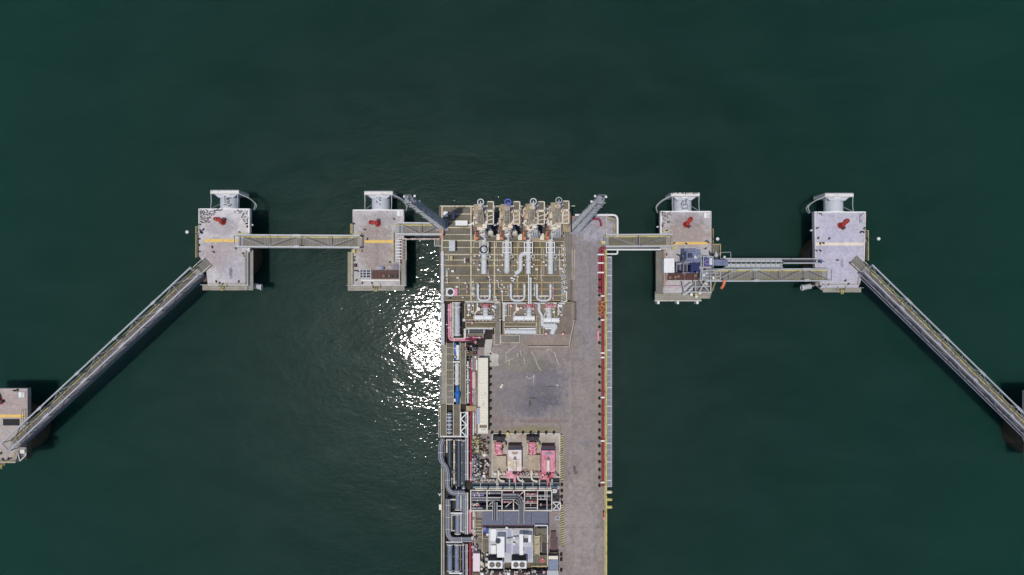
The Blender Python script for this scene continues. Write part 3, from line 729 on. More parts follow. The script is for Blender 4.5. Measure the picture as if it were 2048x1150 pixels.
# ================================================================== CATWALKS
def catwalk(lab, A, B, w=2.2, hs=2.3, bay=5.5, h0=.12, steel='galv_d', grat='walk', side_h=.9, phase=0, zb=.9, rails='yellow', tops=True, ysides=(-1,1), group='steel truss catwalks linking the dolphins'):
    a = P(*A); b = P(*B); L = (b-a).length; ang = math.atan2(b.y-a.y, b.x-a.x)
    t = thing('catwalk', lab, 'catwalk', (a.x, a.y, D+h0), ang, group, local=True)
    MB().box(0, -w/2+.12, 0, L, w/2-.12, .07).build('deck_grating', grat, t)
    n = max(2, int(round(L/bay))); st = L/n
    for s in (-1, 1):
        y = s*w/2
        MB().box(0, y-.1, -zb, L, y+.1, -zb+.2).build('bottom_chord', steel, t)
        MB().box(0, y-.09, -.1, L, y+.09, .14).build('deck_chord', steel, t)
        if tops: MB().box(0, y-.13, hs, L, y+.13, hs+.2).build('top_chord', 'galv', t)
        if s in ysides:
            MB().box(0, y-s*.26-.08, .10, L, y-s*.26+.08, .24).build('toe_board', rails, t)
            MB().box(0, y-s*.16-.035, 1.1, L, y-s*.16+.035, 1.18).build('handrail', rails, t)
        else: MB().box(0, y-s*.16-.035, 1.1, L, y-s*.16+.035, 1.18).build('handrail', steel, t)
        br = MB()
        for i in range(n):
            x0, x1 = i*st, (i+1)*st
            if (i+phase) % 2: x0, x1 = x1, x0
            MB().bar((x0, y, -zb+.2), (x1, y, hs if tops else -.1), .12, .12).build('side_brace', steel, t)
        for i in range(n+1):
            x = min(max(i*st, .1), L-.1)
            MB().bar((x, y, -zb+.1), (x, y, hs if tops else 1.1), .13).build('upright', steel, t)
    for i in range(n+1):
        x = min(max(i*st, .1), L-.1)
        MB().bar((x, -w/2, -zb+.1), (x, w/2, -zb+.1), .14).build('cross_beam', steel, t)
        if tops:
            MB().bar((x, -w/2, hs+.1), (x, w/2, hs+.1), .13, .12).build('top_strut', steel, t)
            if i % 2 == phase % 2 and 0 < i < n: [MB().box(x-q, y0, hs+.202, x+q, y1, hs+.26).build('gusset_plate', 'galv', t) for q, y0, y1 in ((.75, w/2-.28, w/2+.17), (.5, -w/2-.17, -w/2+.28))]
    if tops:
        for i in range(n):
            x0, x1 = i*st, (i+1)*st; y0, y1 = (-1, 1) if (i+phase) % 2 else (1, -1)
            MB().bar((x0, y0*w/2, hs+.1), (x1, y1*w/2, hs+.1), .1, .1).build('top_brace', steel, t)
    MB().box(.05, -w/2+.14, .072, .9, w/2-.14, .1).build('landing_plate', 'galv_d', t); MB().box(L-.9, -w/2+.14, .072, L-.05, w/2-.14, .1).build('landing_plate', 'grey_grate2', t)
    return t
catwalk('horizontal truss catwalk between the far left dolphin and the brown stained dolphin', (478,483), (725,484.5), 2.3)
catwalk('short truss catwalk joining the brown stained dolphin to the jetty head', (797,459), (888,459.5), 2.2, bay=4.6)
catwalk('short olive floored catwalk joining the jetty head to the gangway machinery dolphin', (1208,483), (1340,482), 2.3, bay=6.6, grat='olive')
catwalk('horizontal truss catwalk between the gangway machinery dolphin and the far right dolphin', (1404,551), (1652,550), 2.3)
catwalk('long diagonal truss catwalk running down left from the far left dolphin', (402,543), (31,888), 2.1, 2.6, 5.1, zb=1.2, grat='walk2', ysides=(-1,))
catwalk('long diagonal truss catwalk running down right from the far right dolphin', (1722,538), (2082,890), 2.1, 2.6, 5.1, zb=1.2, grat='walk2', ysides=(1,))
railing('broken yellow handrail lower left landing of the diagonal catwalk, left photo edge', [(24,880),(40,900)], 'offwhite')
# landing where the left diagonal meets the dolphin
for lab, x, y, a in (('slanted landing plate joining the far left dolphin to its diagonal catwalk', 404, 536, R(43)), ('slanted landing plate joining the far right dolphin to its diagonal catwalk', 1719, 532, R(137))):
    p = P(x, y); t = thing('landing', lab, 'landing', p, a, local=True)
    MB().box(-1.6,-1.0,.02,1.9,1.0,.1).build('plate', 'grey_grate', t)
    for s in (-1, 1): MB().bar((-1.6,s*1.0,.9),(1.9,s*1.0,.9),.09).bar((-1.5,s*1.0,.1),(-1.5,s*1.0,.9),.07).bar((1.8,s*1.0,.1),(1.8,s*1.0,.9),.07).build('rail', 'cream', t)
# pipes crossing to dolphins
pipeline('crossing_pipe', 'thin pinkish pipe crossing from the brown stained dolphin to the jetty under the catwalk', 'pipe', 'armpink', .17, [(801,478,-.5),(880,478,-.5)], (.3,.6))
pipeline('crossing_pipe', 'white pipe crossing from the jetty to the gangway machinery dolphin below the catwalk', 'pipe', 'white', .18, [(1212,499,.3),(1322,499,.3)], (.2,.5,.8))
pipeline('riser_pipe', 'thin red pipe running down the right of the brown stained dolphin', 'pipe', 'red', .13, [(802,478,.3),(802,527,.3)], (.2,.6))
# ================================================================== LATTICE TOWERS
def tower(lab, bx, by, tx, ty, Ht, w0, w1):
    base = P(bx, by); top = P(tx, ty, Ht)
    t = thing('lattice_tower', lab, 'tower', base, group='tall lattice towers at the jetty head')
    ax = (top-base); ax = Vector((ax.x, ax.y, ax.z))
    def c(u, i, k=1):
        w = w0+(w1-w0)*u; sx, sy = ((-1,-1),(1,-1),(1,1),(-1,1))[i % 4]
        return base+ax*u+Vector((sx*w/2*k, sy*w/2*k, 0))
    N = 34
    for i in range(4): MB().bar(c(0,i), c(1,i), .12).build('leg', 'galv', t)
    for f in range(4):
        b = MB()
        for j in range(N): 
            a_, b_ = (f, f+1) if j % 2 else (f+1, f)
            b.bar(c(j/N, a_), c((j+1)/N, b_), .055)
            b.bar(c(j/N, f), c(j/N, f+1), .07)
        b.build('lattice_face', 'galv', t)
    b = MB()
    for j in range(int(Ht/.55)):
        u = j/int(Ht/.55); m = (c(u,0,.45)+c(u,1,.45))/2
        b.bar(m+Vector((-.32,0,0)), m+Vector((.32,0,0)), .05)
    for s in (-.32,.32): b.bar((c(0,0,.45)+c(0,1,.45))/2+Vector((s,0,0)), (c(1,0,.45)+c(1,1,.45))/2+Vector((s,0,0)), .06)
    b.build('ladder', 'galv', t)
    for u in (.3, .52, .72, .88, .99):
        p = base+ax*u; w = (w0+(w1-w0)*u)*.5+.1
        MB().box(p.x-w, p.y-w, p.z-.05, p.x+w*.1, p.y+w, p.z+.03).build('rest_platform', 'galv_d', t)
        for s in (-1, 1): MB().bar((p.x-w, p.y+s*w, p.z+1), (p.x+w, p.y+s*w, p.z+1), .05).build('guard_rail', 'galv', t)
    sgn = 1 if tx > bx else -1
    for k, (du, l, s) in enumerate(((.93, 1.2, 1), (.84, .9, -1), (.76, .8, 1), (.97, 1.0, -1))):
        p = base+ax*du; MB().bar(p, p+Vector((s*sgn*l*.8, l*.6, .3)), .06).build('antenna_arm', 'galv', t)
        MB().box(p.x+s*sgn*l*.8-.14, p.y+l*.6-.14, p.z+.15, p.x+s*sgn*l*.8+.14, p.y+l*.6+.14, p.z+.45).build('floodlight', 'white', t)
    MB().cyl(top, top+Vector((sgn*.3,.3,2.2)), .05, .02, 6).build('lightning_rod', 'galv', t)
    MB().box(base.x-w0*.8, base.y-w0*.8, D+.02, base.x+w0*.8, base.y+w0*.8, D+.3).build('footing', 'galv_d', t)
    return t
tower('tall grey lattice tower leaning out of view from the left corner of the jetty head', 884, 450, 816, 399, 40, 1.55, .85)
tower('tall grey lattice tower at the right of the loading arms, white floodlights on its top', 1152, 455, 1203, 399, 41, 1.7, .9)
# ================================================================== LOADING ARMS
M['armcream'] = paint('rust_blotched_cream_paint', (202,190,170), (140,104,78), .8, 1.6)
def arm(k, X, lab, ringmat, Y0=10.4, lean=0.0, extra=0):
    Z = D
    t = thing('marine_loader', lab, 'loading arm', (X, Y0, Z), group='marine loading arms in a row along the jetty head')
    def V(x, y, z): return (X+x, Y0+y, Z+z)
    MB().cyl(V(0,0,0), V(0,0,9.5), .62, .5, 16).build('riser', 'bluegrey', t, True)
    MB().cyl(V(0,0,.0), V(0,0,.25), 1.0, n=18).build('base_flange', 'bluegrey', t, True)
    for s in (-1, 1): MB().bar(V(s*.9,-.6,0), V(s*.45,.4,12.5), .32, .5).build('support_leg', 'cream', t)
    MB().box(*V(-.95,.0,11.6), *V(.75,1.7,13.2)).build('trunnion_housing', 'cream', t)
    for i, z in enumerate((3.5, 6.5, 9.5)): MB().cyl(V(0,0,z), V(0,0,z+.3), .8, n=16).build('flange', 'offwhite', t, True)
    # swivel elbows
    MB().tube([V(0,0,9.5), V(0,0,12.4), V(.75,.7,12.4), V(.75,1.3,14.5)], .42, 12).build('swivel_elbow', 'offwhite', t, True)
    # inboard arm: up and forward
    MB().cyl(V(.1,.9,12.8), V(.15,3.0+lean,21.5), .55, .42, 14).build('inboard_arm', 'armcream', t, True)
    for s in (-1, 1): MB().bar(V(.1+s*.55,.6,13.2), V(.15+s*.42,3.0+lean,21.2), .16, .3).build('arm_truss', 'cream', t)
    # counterweight beam, back and down
    MB().bar(V(-.3,.9,12.8), V(-.9,-.7,9.6), .5, .7).build('counterweight_beam', 'rust', t)
    MB().box(*V(-1.3,-1.5,7.9), *V(-.72,.0,9.6)).build('counterweight', 'orange', t)
    MB().box(*V(-1.25,-.2,9.65), *V(-.75,.5,10.6)).build('counterweight', 'orange', t)
    # sheave ring at the apex
    p = Vector(V(.3, 4.0+lean, 21.4))
    MB().ring(p, .5, .1, 'y' if False else 'z', 24, 8).build('sheave_wheel', ringmat, t, True)
    MB().cyl(p-Vector((0,.75,0)), p+Vector((.0,.1,.3)), .1, n=6).build('sheave_spoke', ringmat, t)
    # outboard arm hanging folded in front
    MB().bar(V(.35,3.6+lean,21.0), V(.75,1.9,9.0), .42, .6).build('outboard_arm', 'armpink', t)
    MB().cyl(V(.86,3.3+lean,20.6), V(1.1,1.8,9.2), .16, n=8).build('hydraulic_line', 'purple', t, True)
    MB().tube([V(.75,1.9,9.0), V(.9,1.6,7.2), V(1.3,.9,6.3), V(1.5,.2,6.6)], .36, 12).build('triple_swivel', 'galv', t, True)
    MB().cyl(V(1.5,.2,6.6), V(1.55,-.35,6.8), .52, n=14).build('coupler', 'cream', t, True)
    # plates and platforms
    MB().box(*V(-.95,2.3+lean,19.2), *V(.05,3.9+lean,19.35)).build('apex_plate', 'rustpanel', t)
    pl = MB().box(*V(-1.15,.5,14.2), *V(.35,2.6,14.35)).build('work_platform', 'rustpanel', t)
    for s, (a, b) in enumerate((((-1.15,.5),(-1.15,2.6)),((-1.15,2.6),(.35,2.6)))):
        MB().bar(V(a[0],a[1],15.2), V(b[0],b[1],15.2), .1).build('platform_rail', 'cream', t)
        MB().bar(V(a[0],a[1],14.35), V(a[0],a[1],15.15), .09).build('platform_post', 'cream', t)
    x0, x1 = 1.25, 2.35
    for (ya, yb, m) in ((3.1, 4.6, 'olive'), (.7, 2.9, 'olive_dark' if k % 2 else 'rustpanel')):
        MB().box(*V(x0,ya,17.0), *V(x1,yb,17.1)).build('side_platform', m, t)
        for (a, b) in (((x0,ya),(x0,yb)),((x1,ya),(x1,yb)),((x0,yb),(x1,yb)),((x0,ya),(x1,ya))):
            MB().bar(V(*a,17.18), V(*b,17.18), .17, .14).build('platform_frame', 'cream', t)
    for y in (1.3, 2.0): MB().bar(V(x0+.05,y,17.2), V(x1-.05,y+.3,17.2), .14, .1).build('platform_brace', 'offwhite', t)
    MB().bar(V(-.6,2.0,13.5), V(1.4,2.4,17.0), .22).build('platform_bracket', 'cream', t)
    MB().cyl(V(-.7,1.6,13.2), V(-1.0,3.2+lean,18.2), .26, n=10).build('hydraulic_cylinder', 'armcream', t, True)
    MB().bar(V(-2.3,.9,12.6), V(-.8,1.5,12.6), .3, .25).build('locking_arm', 'white', t)
    for j in range(5): MB().bar(V(-1.3+j*.1,.2+j*.35,11+j*.7), V(-.8+j*.1,.35+j*.35,11+j*.7), .09).build('ladder_rung', 'white', t)
    MB().tube([V(.5,-.2,11.2), V(.75,-.6,8), V(.4,-.75,5)], .13, 8).build('hydraulic_hose', 'white', t, True)
    MB().tube([V(-.35,-.3,11.2), V(-.45,-.7,8), V(-.2,-.8,5)], .11, 8).build('hydraulic_hose', 'pink' if k in (1, 2) else 'white', t, True)
    # dense pale gear between trunnion and apex
    random.seed(40+k)
    for j in range(28):
        x = random.uniform(-1.4, 1.3); y = random.uniform(.2, 3.2); z = 12.8+y*1.6+random.uniform(-1, .6)
        w = random.uniform(.15, .4); l = random.uniform(.2, .8)
        MB().box(*V(x-w/2, y-l/2, z), *V(x+w/2, y+l/2, z+.35)).build('bracket', random.choice(['cream','offwhite','armpink','rustpanel','rust','rust','cream']), t)
    for j in range(5):
        x = random.uniform(-1.1, 1.1); MB().tube([V(x, 3.2+random.random()*.8, 19), V(x+random.uniform(-.5,.5), 1.6, 15.5), V(x+random.uniform(-.4,.4), -.2, 11)], random.uniform(.07,.14), 6).build('hydraulic_line', random.choice(['cream','offwhite','armpink','white']), t, True)
    for (a, b, c, d, e, f, m) in ((-1.15,1.6,15.0,-.5,2.9,17.2,'armcream'), (.35,.2,13.4,1.1,1.5,14.6,'cream'), (-1.35,-.2,12.2,-.75,1.0,13.6,'rust'), (.55,2.5,16.2,1.15,3.6,18.4,'armcream')):
        MB().box(*V(a,b,c), *V(d,e,f)).build('counterbalance_block', m, t)
    if k > 2:
        for j in range(14):
            x = random.uniform(-2.3, -1.1); y = random.uniform(1.2, 4.2); z = random.uniform(13, 17); q = random.uniform(.2, .5)
            MB().box(*V(x-q/2, y-q/2, z), *V(x+q/2, y+q/2, z+.5)).build('bracket', random.choice(['cream','rust','armcream','galv','dark']), t)
        MB().bar(V(-1.7,1.0,9), V(-1.8,3.4,16.5), .35, .45).build('jumper_arm', 'armcream', t)
        MB().bar(V(-1.9,1.2,13.2), V(-.6,1.2,13.2), .25).build('jumper_link', 'cream', t)
    if extra:
        MB().box(*V(-1.9,2.6,11), *V(-.9,3.8,12.6)).build('drive_unit', 'galv', t)
        MB().ring(Vector(V(-.4,1.2,14.9)), .7, .16, 'z', 18, 6).build('slew_ring', 'cream', t, True)
        MB().ring(Vector(V(.8,1.4,14.9)), .62, .16, 'z', 18, 6).build('slew_ring', 'offwhite', t, True)
        for j in range(4): MB().tube([V(.2+j*.36,.6,13), V(.1+j*.4,-.5,10.5), V(.3+j*.38,-1.1,8.5)], .13, 6).build('hydraulic_hose', 'white', t, True)
    return t
arm(1, -5.6, 'leftmost cream loading arm with a pale blue apex ring and rusty platforms', 'bluegrey')
arm(2, -1.0, 'loading arm with the bright blue apex ring, second from the left', 'ringblue' if 'ringblue' in M else 'bluemach')
arm(3, 3.3, 'loading arm third from the left, pale ring above an s shaped pipe', 'bluegrey', 10.4, .1, 1)
arm(4, 7.6, 'rightmost loading arm with a thick bundle of white hoses and two slew rings', 'galv', 10.5, .2, 1)
# right hand rusty gantry beside arm 4
t = thing('access_gantry', 'rusty access gantry with an orange top plate right of the loading arms', 'gantry', P(1137,455))
for a in ((1127,432),(1139,432),(1127,462),(1139,462)): MB().bar(P(*a,0), P(*a,11), .2).build('leg', 'rust', t)
a = P(1127,462,11); b = P(1139,432,11)
MB().box(a.x-.2, a.y-.2, D+11.01, b.x+.2, b.y-.7, D+11.12).build('platform', 'rustpanel', t)
MB().box(a.x-.2, b.y-.69, D+11.01, b.x+.2, b.y+.5, D+11.2).build('roof_plate', 'orange', t)
for z in (3, 6, 9):
    for p, q in (((1127,432),(1139,432)),((1127,462),(1139,462)),((1127,432),(1127,462)),((1139,432),(1139,462))): MB().bar(P(*p,z), P(*q,z), .14).build('cross_beam', 'galv', t)
MB().bar(P(1127,462,0), P(1139,432,11), .12).build('stair_string', 'galv', t)
for j in range(9): MB().bar(P(1130,462,.6+j), P(1136,458,.9+j), .12).build('tread', 'galv', t)
# broad steel girders between arms, rusty cross walkways
for lab, x0, x1 in (('rust stained grating gallery between the first and second loading arms', 974, 1008),('rust stained grating gallery between the second and third loading arms', 1020, 1051),('rust stained grating gallery between the third and fourth loading arms', 1064, 1095),('rust stained grating gallery right of the fourth loading arm', 1108, 1128)):
    t = thing('grating_gallery', lab, 'gallery', P((x0+x1)/2, 482), group='grating galleries behind the loading arms')
    MB().px(x0, 472, x1, 483, 1.4, 1.5).build('grating_panel', 'rustpanel' if x0 == 1064 else 'olive', t)
    for y in (472, 483): MB().bar(P(x0, y, 2.5), P(x1, y, 2.5), .1).build('rail', 'tan', t)
    for x in (x0, x1):
        for y in (472, 483): MB().bar(P(x, y, .13), P(x, y, 2.45), .13).build('post', 'tan', t)
# dark sheet standing in for the shadow under the arms
MB().px(944, 424, 1126, 470, .135, .14).build('shade_deck_plate', 'dark', J)
# cabinets by the arms
for lab, r in (('cream hydraulic cabinet left of the leftmost loading arm', (949,468,957,480)),('cream hydraulic cabinet between the first and second loading arms', (993,468,1001,480)),('cream hydraulic cabinet between the second and third loading arms', (1036,468,1044,480)),('cream hydraulic cabinet between the third and fourth loading arms', (1080,467,1088,480))):
    cabinet('hydraulic_cabinet', lab, r, .14, 2.4, 'cream', 'cabinet', 'hydraulic cabinets by the loading arms')
# yellow stair frames south of arms
for i, (x0, x1) in enumerate(((948,962),(993,1008),(1038,1050),(1080,1094))):
    t = thing('step_platform', ['small tan stepped platform below the leftmost cabinet','small tan stepped platform below the second cabinet from the left','small tan stepped platform below the third cabinet from the left','small yellow stepped platform below the rightmost cabinet'][i], 'platform', P(x0, 490), group='stepped platforms below the hydraulic cabinets')
    MB().px(x0+1, 484, x1-1, 494, .9, 1.0).build('grating_panel', 'olive', t)
    for p, q in (((x0,483.5),(x1,483.5)),((x0,495),(x1,495)),((x0,483.5),(x0,495))): MB().bar(P(*p,1.95), P(*q,1.95), .12).build('rail', 'yellow' if i == 3 else 'tan', t)
    for p in ((x0,483.5),(x1,483.5),(x0,495),(x1,495)): MB().bar(P(*p,.12), P(*p,1.9), .12).build('post', 'tan', t)
# ================================================================== PIPES NORTH FIELD
G = 'big pale blue product pipes behind the loading arms'
pipeline('product_pipe', 'leftmost big pale blue product pipe with bolted frame, ending above the u loop', 'pipe', 'bluegrey', .55, [(968,474,1.6),(968,548,1.6)], (.2,.45,.6), G, (.35,), 2.5)
pipeline('product_pipe', 'second big pale blue product pipe ending in a round domed elbow', 'pipe', 'bluegrey', .55, [(1014,474,1.6),(1014,543,1.6),(1014,543,.3)], (.3,.55,.8), G, (), 2.5)
pipeline('product_pipe', 'third big pale product pipe, straight with flanges beside the s bend', 'pipe', 'bluegrey', .5, [(1057,472,1.7),(1057,548,1.7)], (.1,.35,.7), G, (), 2.5)
pipeline('product_pipe', 's shaped pale pipe curving down left from the third product pipe', 'pipe', 'bluegrey', .45, [(1056,506,1.6),(1041,508,1.6),(1041,541,1.6),(1030,547,1.6)], (.05,.5), G, (), 0, 1.3)
pipeline('product_pipe', 'rightmost big pale blue product pipe with flanges and side fittings', 'pipe', 'bluegrey', .55, [(1101,472,1.7),(1101,548,1.7)], (.12,.3,.5,.65), G, (), 2.5)
for i, x in enumerate((968, 1014, 1057, 1101)):
    w = ['leftmost','second','third','rightmost'][i]
    t = thing('pipe_gantry', f'small galvanised frame straddling the {w} big product pipe', 'frame', P(x, 492), group='galvanised frames over the product pipes')
    for dx in (-8, 8):
        for y in (486, 505): MB().bar(P(x+dx, y, .12), P(x+dx, y, 3.0), .12).build('leg', 'galv', t)
        MB().bar(P(x+dx, 484, 3.0), P(x+dx, 507, 3.0), .16).build('side_beam', 'white', t)
    for y in (485, 495, 505): MB().bar(P(x-8, y, 3.15), P(x+8, y, 3.15), .14).build('cross_beam', 'white' if i else 'galv', t)
    for y in (511, 530):
        MB().cyl(P(x-9, y, .4), P(x-9, y, 1.5), .2, n=8).build('side_valve', 'offwhite', t, True)
    MB().ring(P(x+9, 513, 1.4), .35, .07, 'z', 14, 5).build('handwheel', 'white', t)
random.seed(3)
def uloop(lab, x0, x1, y0=568):
    pipeline('loop_pipe', lab, 'pipe', 'bluegrey', .24, [(x0,y0,.3),(x0,y0,1.2),(x0,601,1.2),(x1,601,1.2),(x1,y0,1.2),(x1,y0,.3)], (.12,.2,.8,.88), 'u shaped expansion loops', (), 2.2, .9)
uloop('left u shaped pale blue loop pipe below the product pipes', 956, 980)
uloop('middle u shaped pale blue loop pipe below the product pipes', 1022, 1049)
uloop('right u shaped pale blue loop pipe below the product pipes', 1074, 1101)
for i, (x0, x1) in enumerate(((958,978),(1024,1047),(1076,1099))):
    w = ['left','middle','right'][i]
    pipeline('link_pipe', f'thin white pipe bridging the {w} u shaped loop', 'pipe', 'white', .14, [(x0,592,.5),(x1,592,.5)], (.3,.7), 'thin white pipes bridging the loops')
    t = thing('spring_rack', f'rust stained spring rack inside the {w} u shaped loop', 'rack', P((x0+x1)/2, 596), group='racks inside the loops')
    for j in range(4):
        x = x0+4+j*(x1-x0-8)/3; MB().bar(P(x, 594, .3), P(x, 599, .3), .16).build('spring_rod', 'rust' if j % 2 else 'offwhite', t)
    MB().bar(P(x0+2, 599.4, .45), P(x1-2, 599.4, .45), .1).build('rack_bar', 'tan', t)
pipeline('vent_pipe', 'long thin white pipe running down beside the middle loop', 'pipe', 'white', .13, [(1057.5,549,1.4),(1057.5,608,1.4)], (.1,.9))
pipeline('vent_pipe', 'thin pale pipe with dark end running down right of the middle loop', 'pipe', 'bluegrey', .2, [(1061.5,555,1.5),(1061.5,608,1.5)], (.03,.98))
pipeline('drain_pipe', 'thin cream pipe stepping down between the left and middle loops', 'pipe', 'offwhite', .11, [(992,561,.6),(996,561,.6),(997,575,.6),(1004,577,.6),(1005,603,.6)], (.5,), None, (.62,))
for i, (x, y0, y1, m) in enumerate(((934,568,586,'pink'),(948,568,594,'offwhite'),(1069,568,592,'bluegrey'),(1106,566,600,'pink'),(945,570,590,'offwhite'))):
    pipeline('short_riser', ['short pink pipe standing left of the left loop','short cream valve pipe right against the left loop','short pale valve pipe left of the right loop','thin pinkish pipe right of the right loop','thin cream pipe just left of the left loop'][i], 'pipe', m, .13, [(x,y0,.5),(x,y1,.5)], (.3,.9), None, (.15,.6))
for i in range(4):
    y = 548+i*15
    pipeline('valve_string', f'pale valve pipe on the right edge of the loop field, {ORD[i]} from the top', 'pipe', 'bluegrey', .17, [(1124,y,.6),(1124,y+12,.6)], (.1,.9), 'valve strings at the right edge of the loop field', (.3,.7))
pipeline('drain_pipe', 'pale rectangular loop pipe at the lower right corner of the loop field', 'pipe', 'offwhite', .16, [(1124,582,.6),(1133,582,.6),(1133,603,.6),(1122,603,.6)], (.3,.7), None, (), 0, .3)
pipeline('drain_pipe', 'short white tee pipe beside the rectangular loop', 'pipe', 'white', .16, [(1126,577,.6),(1135,575,.6)], (.9,))
t = None
for i in range(9):
    y = 499+i*11
    lab = f'small white bracket in the column right of the rightmost product pipe, {ORD[i]} from the top'
    if t is None:
        t = thing('pipe_bracket', lab, 'bracket', P(1129, y), group='brackets along the head kerb', local=True)
        MB().box(-.35,-.15,.14,.25,.15,.4).build('base_plate', 'white', t); MB().cyl((0,0,.4),(0,0,.8),.13,n=8).build('stub', 'dark', t); MB().bar((-.5,.2,.3),(.3,.35,.3),.12).build('arm', 'galv', t)
        pbk = t
    else: dup(pbk, P(1129+random.uniform(-1,1), y), random.uniform(-.5,.5), lab)
for i, x in enumerate((1143.5, 1149)):
    railing(['cream fence line just right of the process grating','pale drum dotted kerb rail at the road side'][i], [(x,500),(x-1.5*i,560)], 'tan', .6, 1.4, .1)
# thin instrument runs inside the head
for i, (x, y0, y1, m) in enumerate(((893,555,565,'dark'),(897,508,520,'armpink'),(895,540,568,'tan'),(975,531,548,'offwhite'),(1087,485,520,'galv'),(1113,490,545,'galv_d'),(1119,500,540,'offwhite'),(1047,566,600,'offwhite'))):
    pipeline('instrument_line', 'thin '+['dark short','pink short','tan','cream','grey','dull grey','cream long','cream lower'][i]+' instrument line on the process grating '+['near the far left edge','right of the yellow box','above the round pump','beside the leftmost product pipe','left of the rightmost product pipe','right of the rightmost product pipe','beside the bracket column','inside the middle loop'][i], 'pipe', m, .09, [(x,y0,.3),(x,y1,.3)], (), None, (.3,) if i > 2 else ())
# control boxes on the NW grating
cabinet('control_box', 'small white control box near the top left corner of the jetty head', (887,423,895,433), .14, 2.0, 'white', 'box')
cabinet('control_box', 'narrow violet blue control box near the top left corner of the jetty head', (904,422,909,437), .14, 1.8, 'purple', 'box')
cabinet('control_box', 'long low white box left of the leftmost loading arm', (911,441,935,451), .14, 1.6, 'white', 'box')
cabinet('control_box', 'pale grey upright box at the left side of the jetty head', (898,481,910,502), .14, 2.2, 'roof_grey', 'box')
cabinet('control_box', 'small yellow box at the left side of the jetty head', (900,512,905,520), .14, 1.2, 'yellow_d', 'box')
t = thing('drum', 'dark purple drum on the left side of the process grating', 'drum', P(934,521))
MB().cyl(P(934,521,.13), P(934,521,1.1), .36, n=16).build('body', 'rustred', t, True); MB().ring(P(934,521,1.1), .34, .04, 'z', 16, 5).build('rim', 'dark', t)
MB().px(928, 516, 931, 526, .13, .5).build('bracket', 'offwhite', t)
t = thing('round_pump', 'round dark pump with white ring and pink side motor at the left edge', 'pump', P(901,584))
MB().ring(P(901,584,1.0), .72, .16, 'z', 22, 8).build('casing_ring', 'white', t, True); MB().cyl(P(901,584,.1), P(901,584,.9), .6, n=18).build('impeller_casing', 'dark', t, True)
MB().px(909, 577, 915, 591, .2, 1.1).build('motor', 'pink', t); MB().px(892, 576, 909, 592, .1, .25).build('base_frame', 'galv', t)
# left corner platform by the tower and stair
t = thing('corner_platform', 'rust spotted corner stair platform under the left lattice tower', 'platform', P(876,478))
MB().px(869, 476, 886, 492, -.6, -.45).build('grating_panel', 'grey_grate', t); MB().px(880, 458, 886, 475, .16, .5).build('step_plate', 'orange', t)
for p, q in (((869,476),(869,492)),((869,492),(886,492)),((886,476),(886,456))): MB().bar(P(*p,.8), P(*q,.8), .12).build('rail', 'galv', t)
MB().px(870, 433, 877, 446, -.5, -.3).build('landing', 'olive', t)
for y in (433, 446): MB().bar(P(869.5,y,.6), P(877,y,.6), .1).build('rail', 'tan', t)
# white pipe round the NE head and left edge
pipeline('edge_pipe', 'white pipe bending round the top right corner of the jetty head', 'pipe', 'white', .22, [(1150,430,.6),(1235,430,.6),(1235,473,.6)], (.2,.5,.8), None, (), 0, 1.0)
pipeline('edge_pipe', 'white pipe with a square turn outside the right edge of the jetty head', 'pipe', 'white', .17, [(1212,508,.3),(1235,508,.3),(1235,500,.3)], (.4,), None, (), 0, .3)
pipeline('edge_pipe', 'thick pale pipe running down the left edge of the jetty head', 'pipe', 'bluegrey', .34, [(885,503,.2),(885,606,.2)], (.05,.25,.5,.75), None, (), 0)
MB().px(881.5, 607, 889, 690, -.4, .1).build('edge_walkway', 'roof_grey', J)
pipeline('fire_monitor', 'dark pink hook shaped pipe on the pale pad, top right of the head', 'pipe', 'red', .22, [(1186,437,.3),(1199,438,.5),(1202,446,.5),(1202,452,.3)], (.02,.95), None, (), 0, .6)
t = thing('fence_pen', 'tan and yellow railed pen at the top right corner of the jetty head', 'handrail', P(1222,455))
for (a, b, m) in (((1213,432),(1213,478),'tan'),((1216,437),(1229,437),'yellow_d'),((1229,437),(1229,472),'yellow_d')):
    MB().bar(P(*a,1.0), P(*b,1.0), .13).build('rail', m, t)
    for u in (0,.33,.66,1): q = P(a[0]+(b[0]-a[0])*u, a[1]+(b[1]-a[1])*u); MB().bar(q, q+Vector((0,0,.93)), .1).build('post', m, t)
MB().px(1206, 474, 1226, 492, .005, .1).build('landing_plate', 'bluemach', t)
MB().px(1203, 482, 1211, 488, .1, .5).build('gate_box', 'yellow', t)
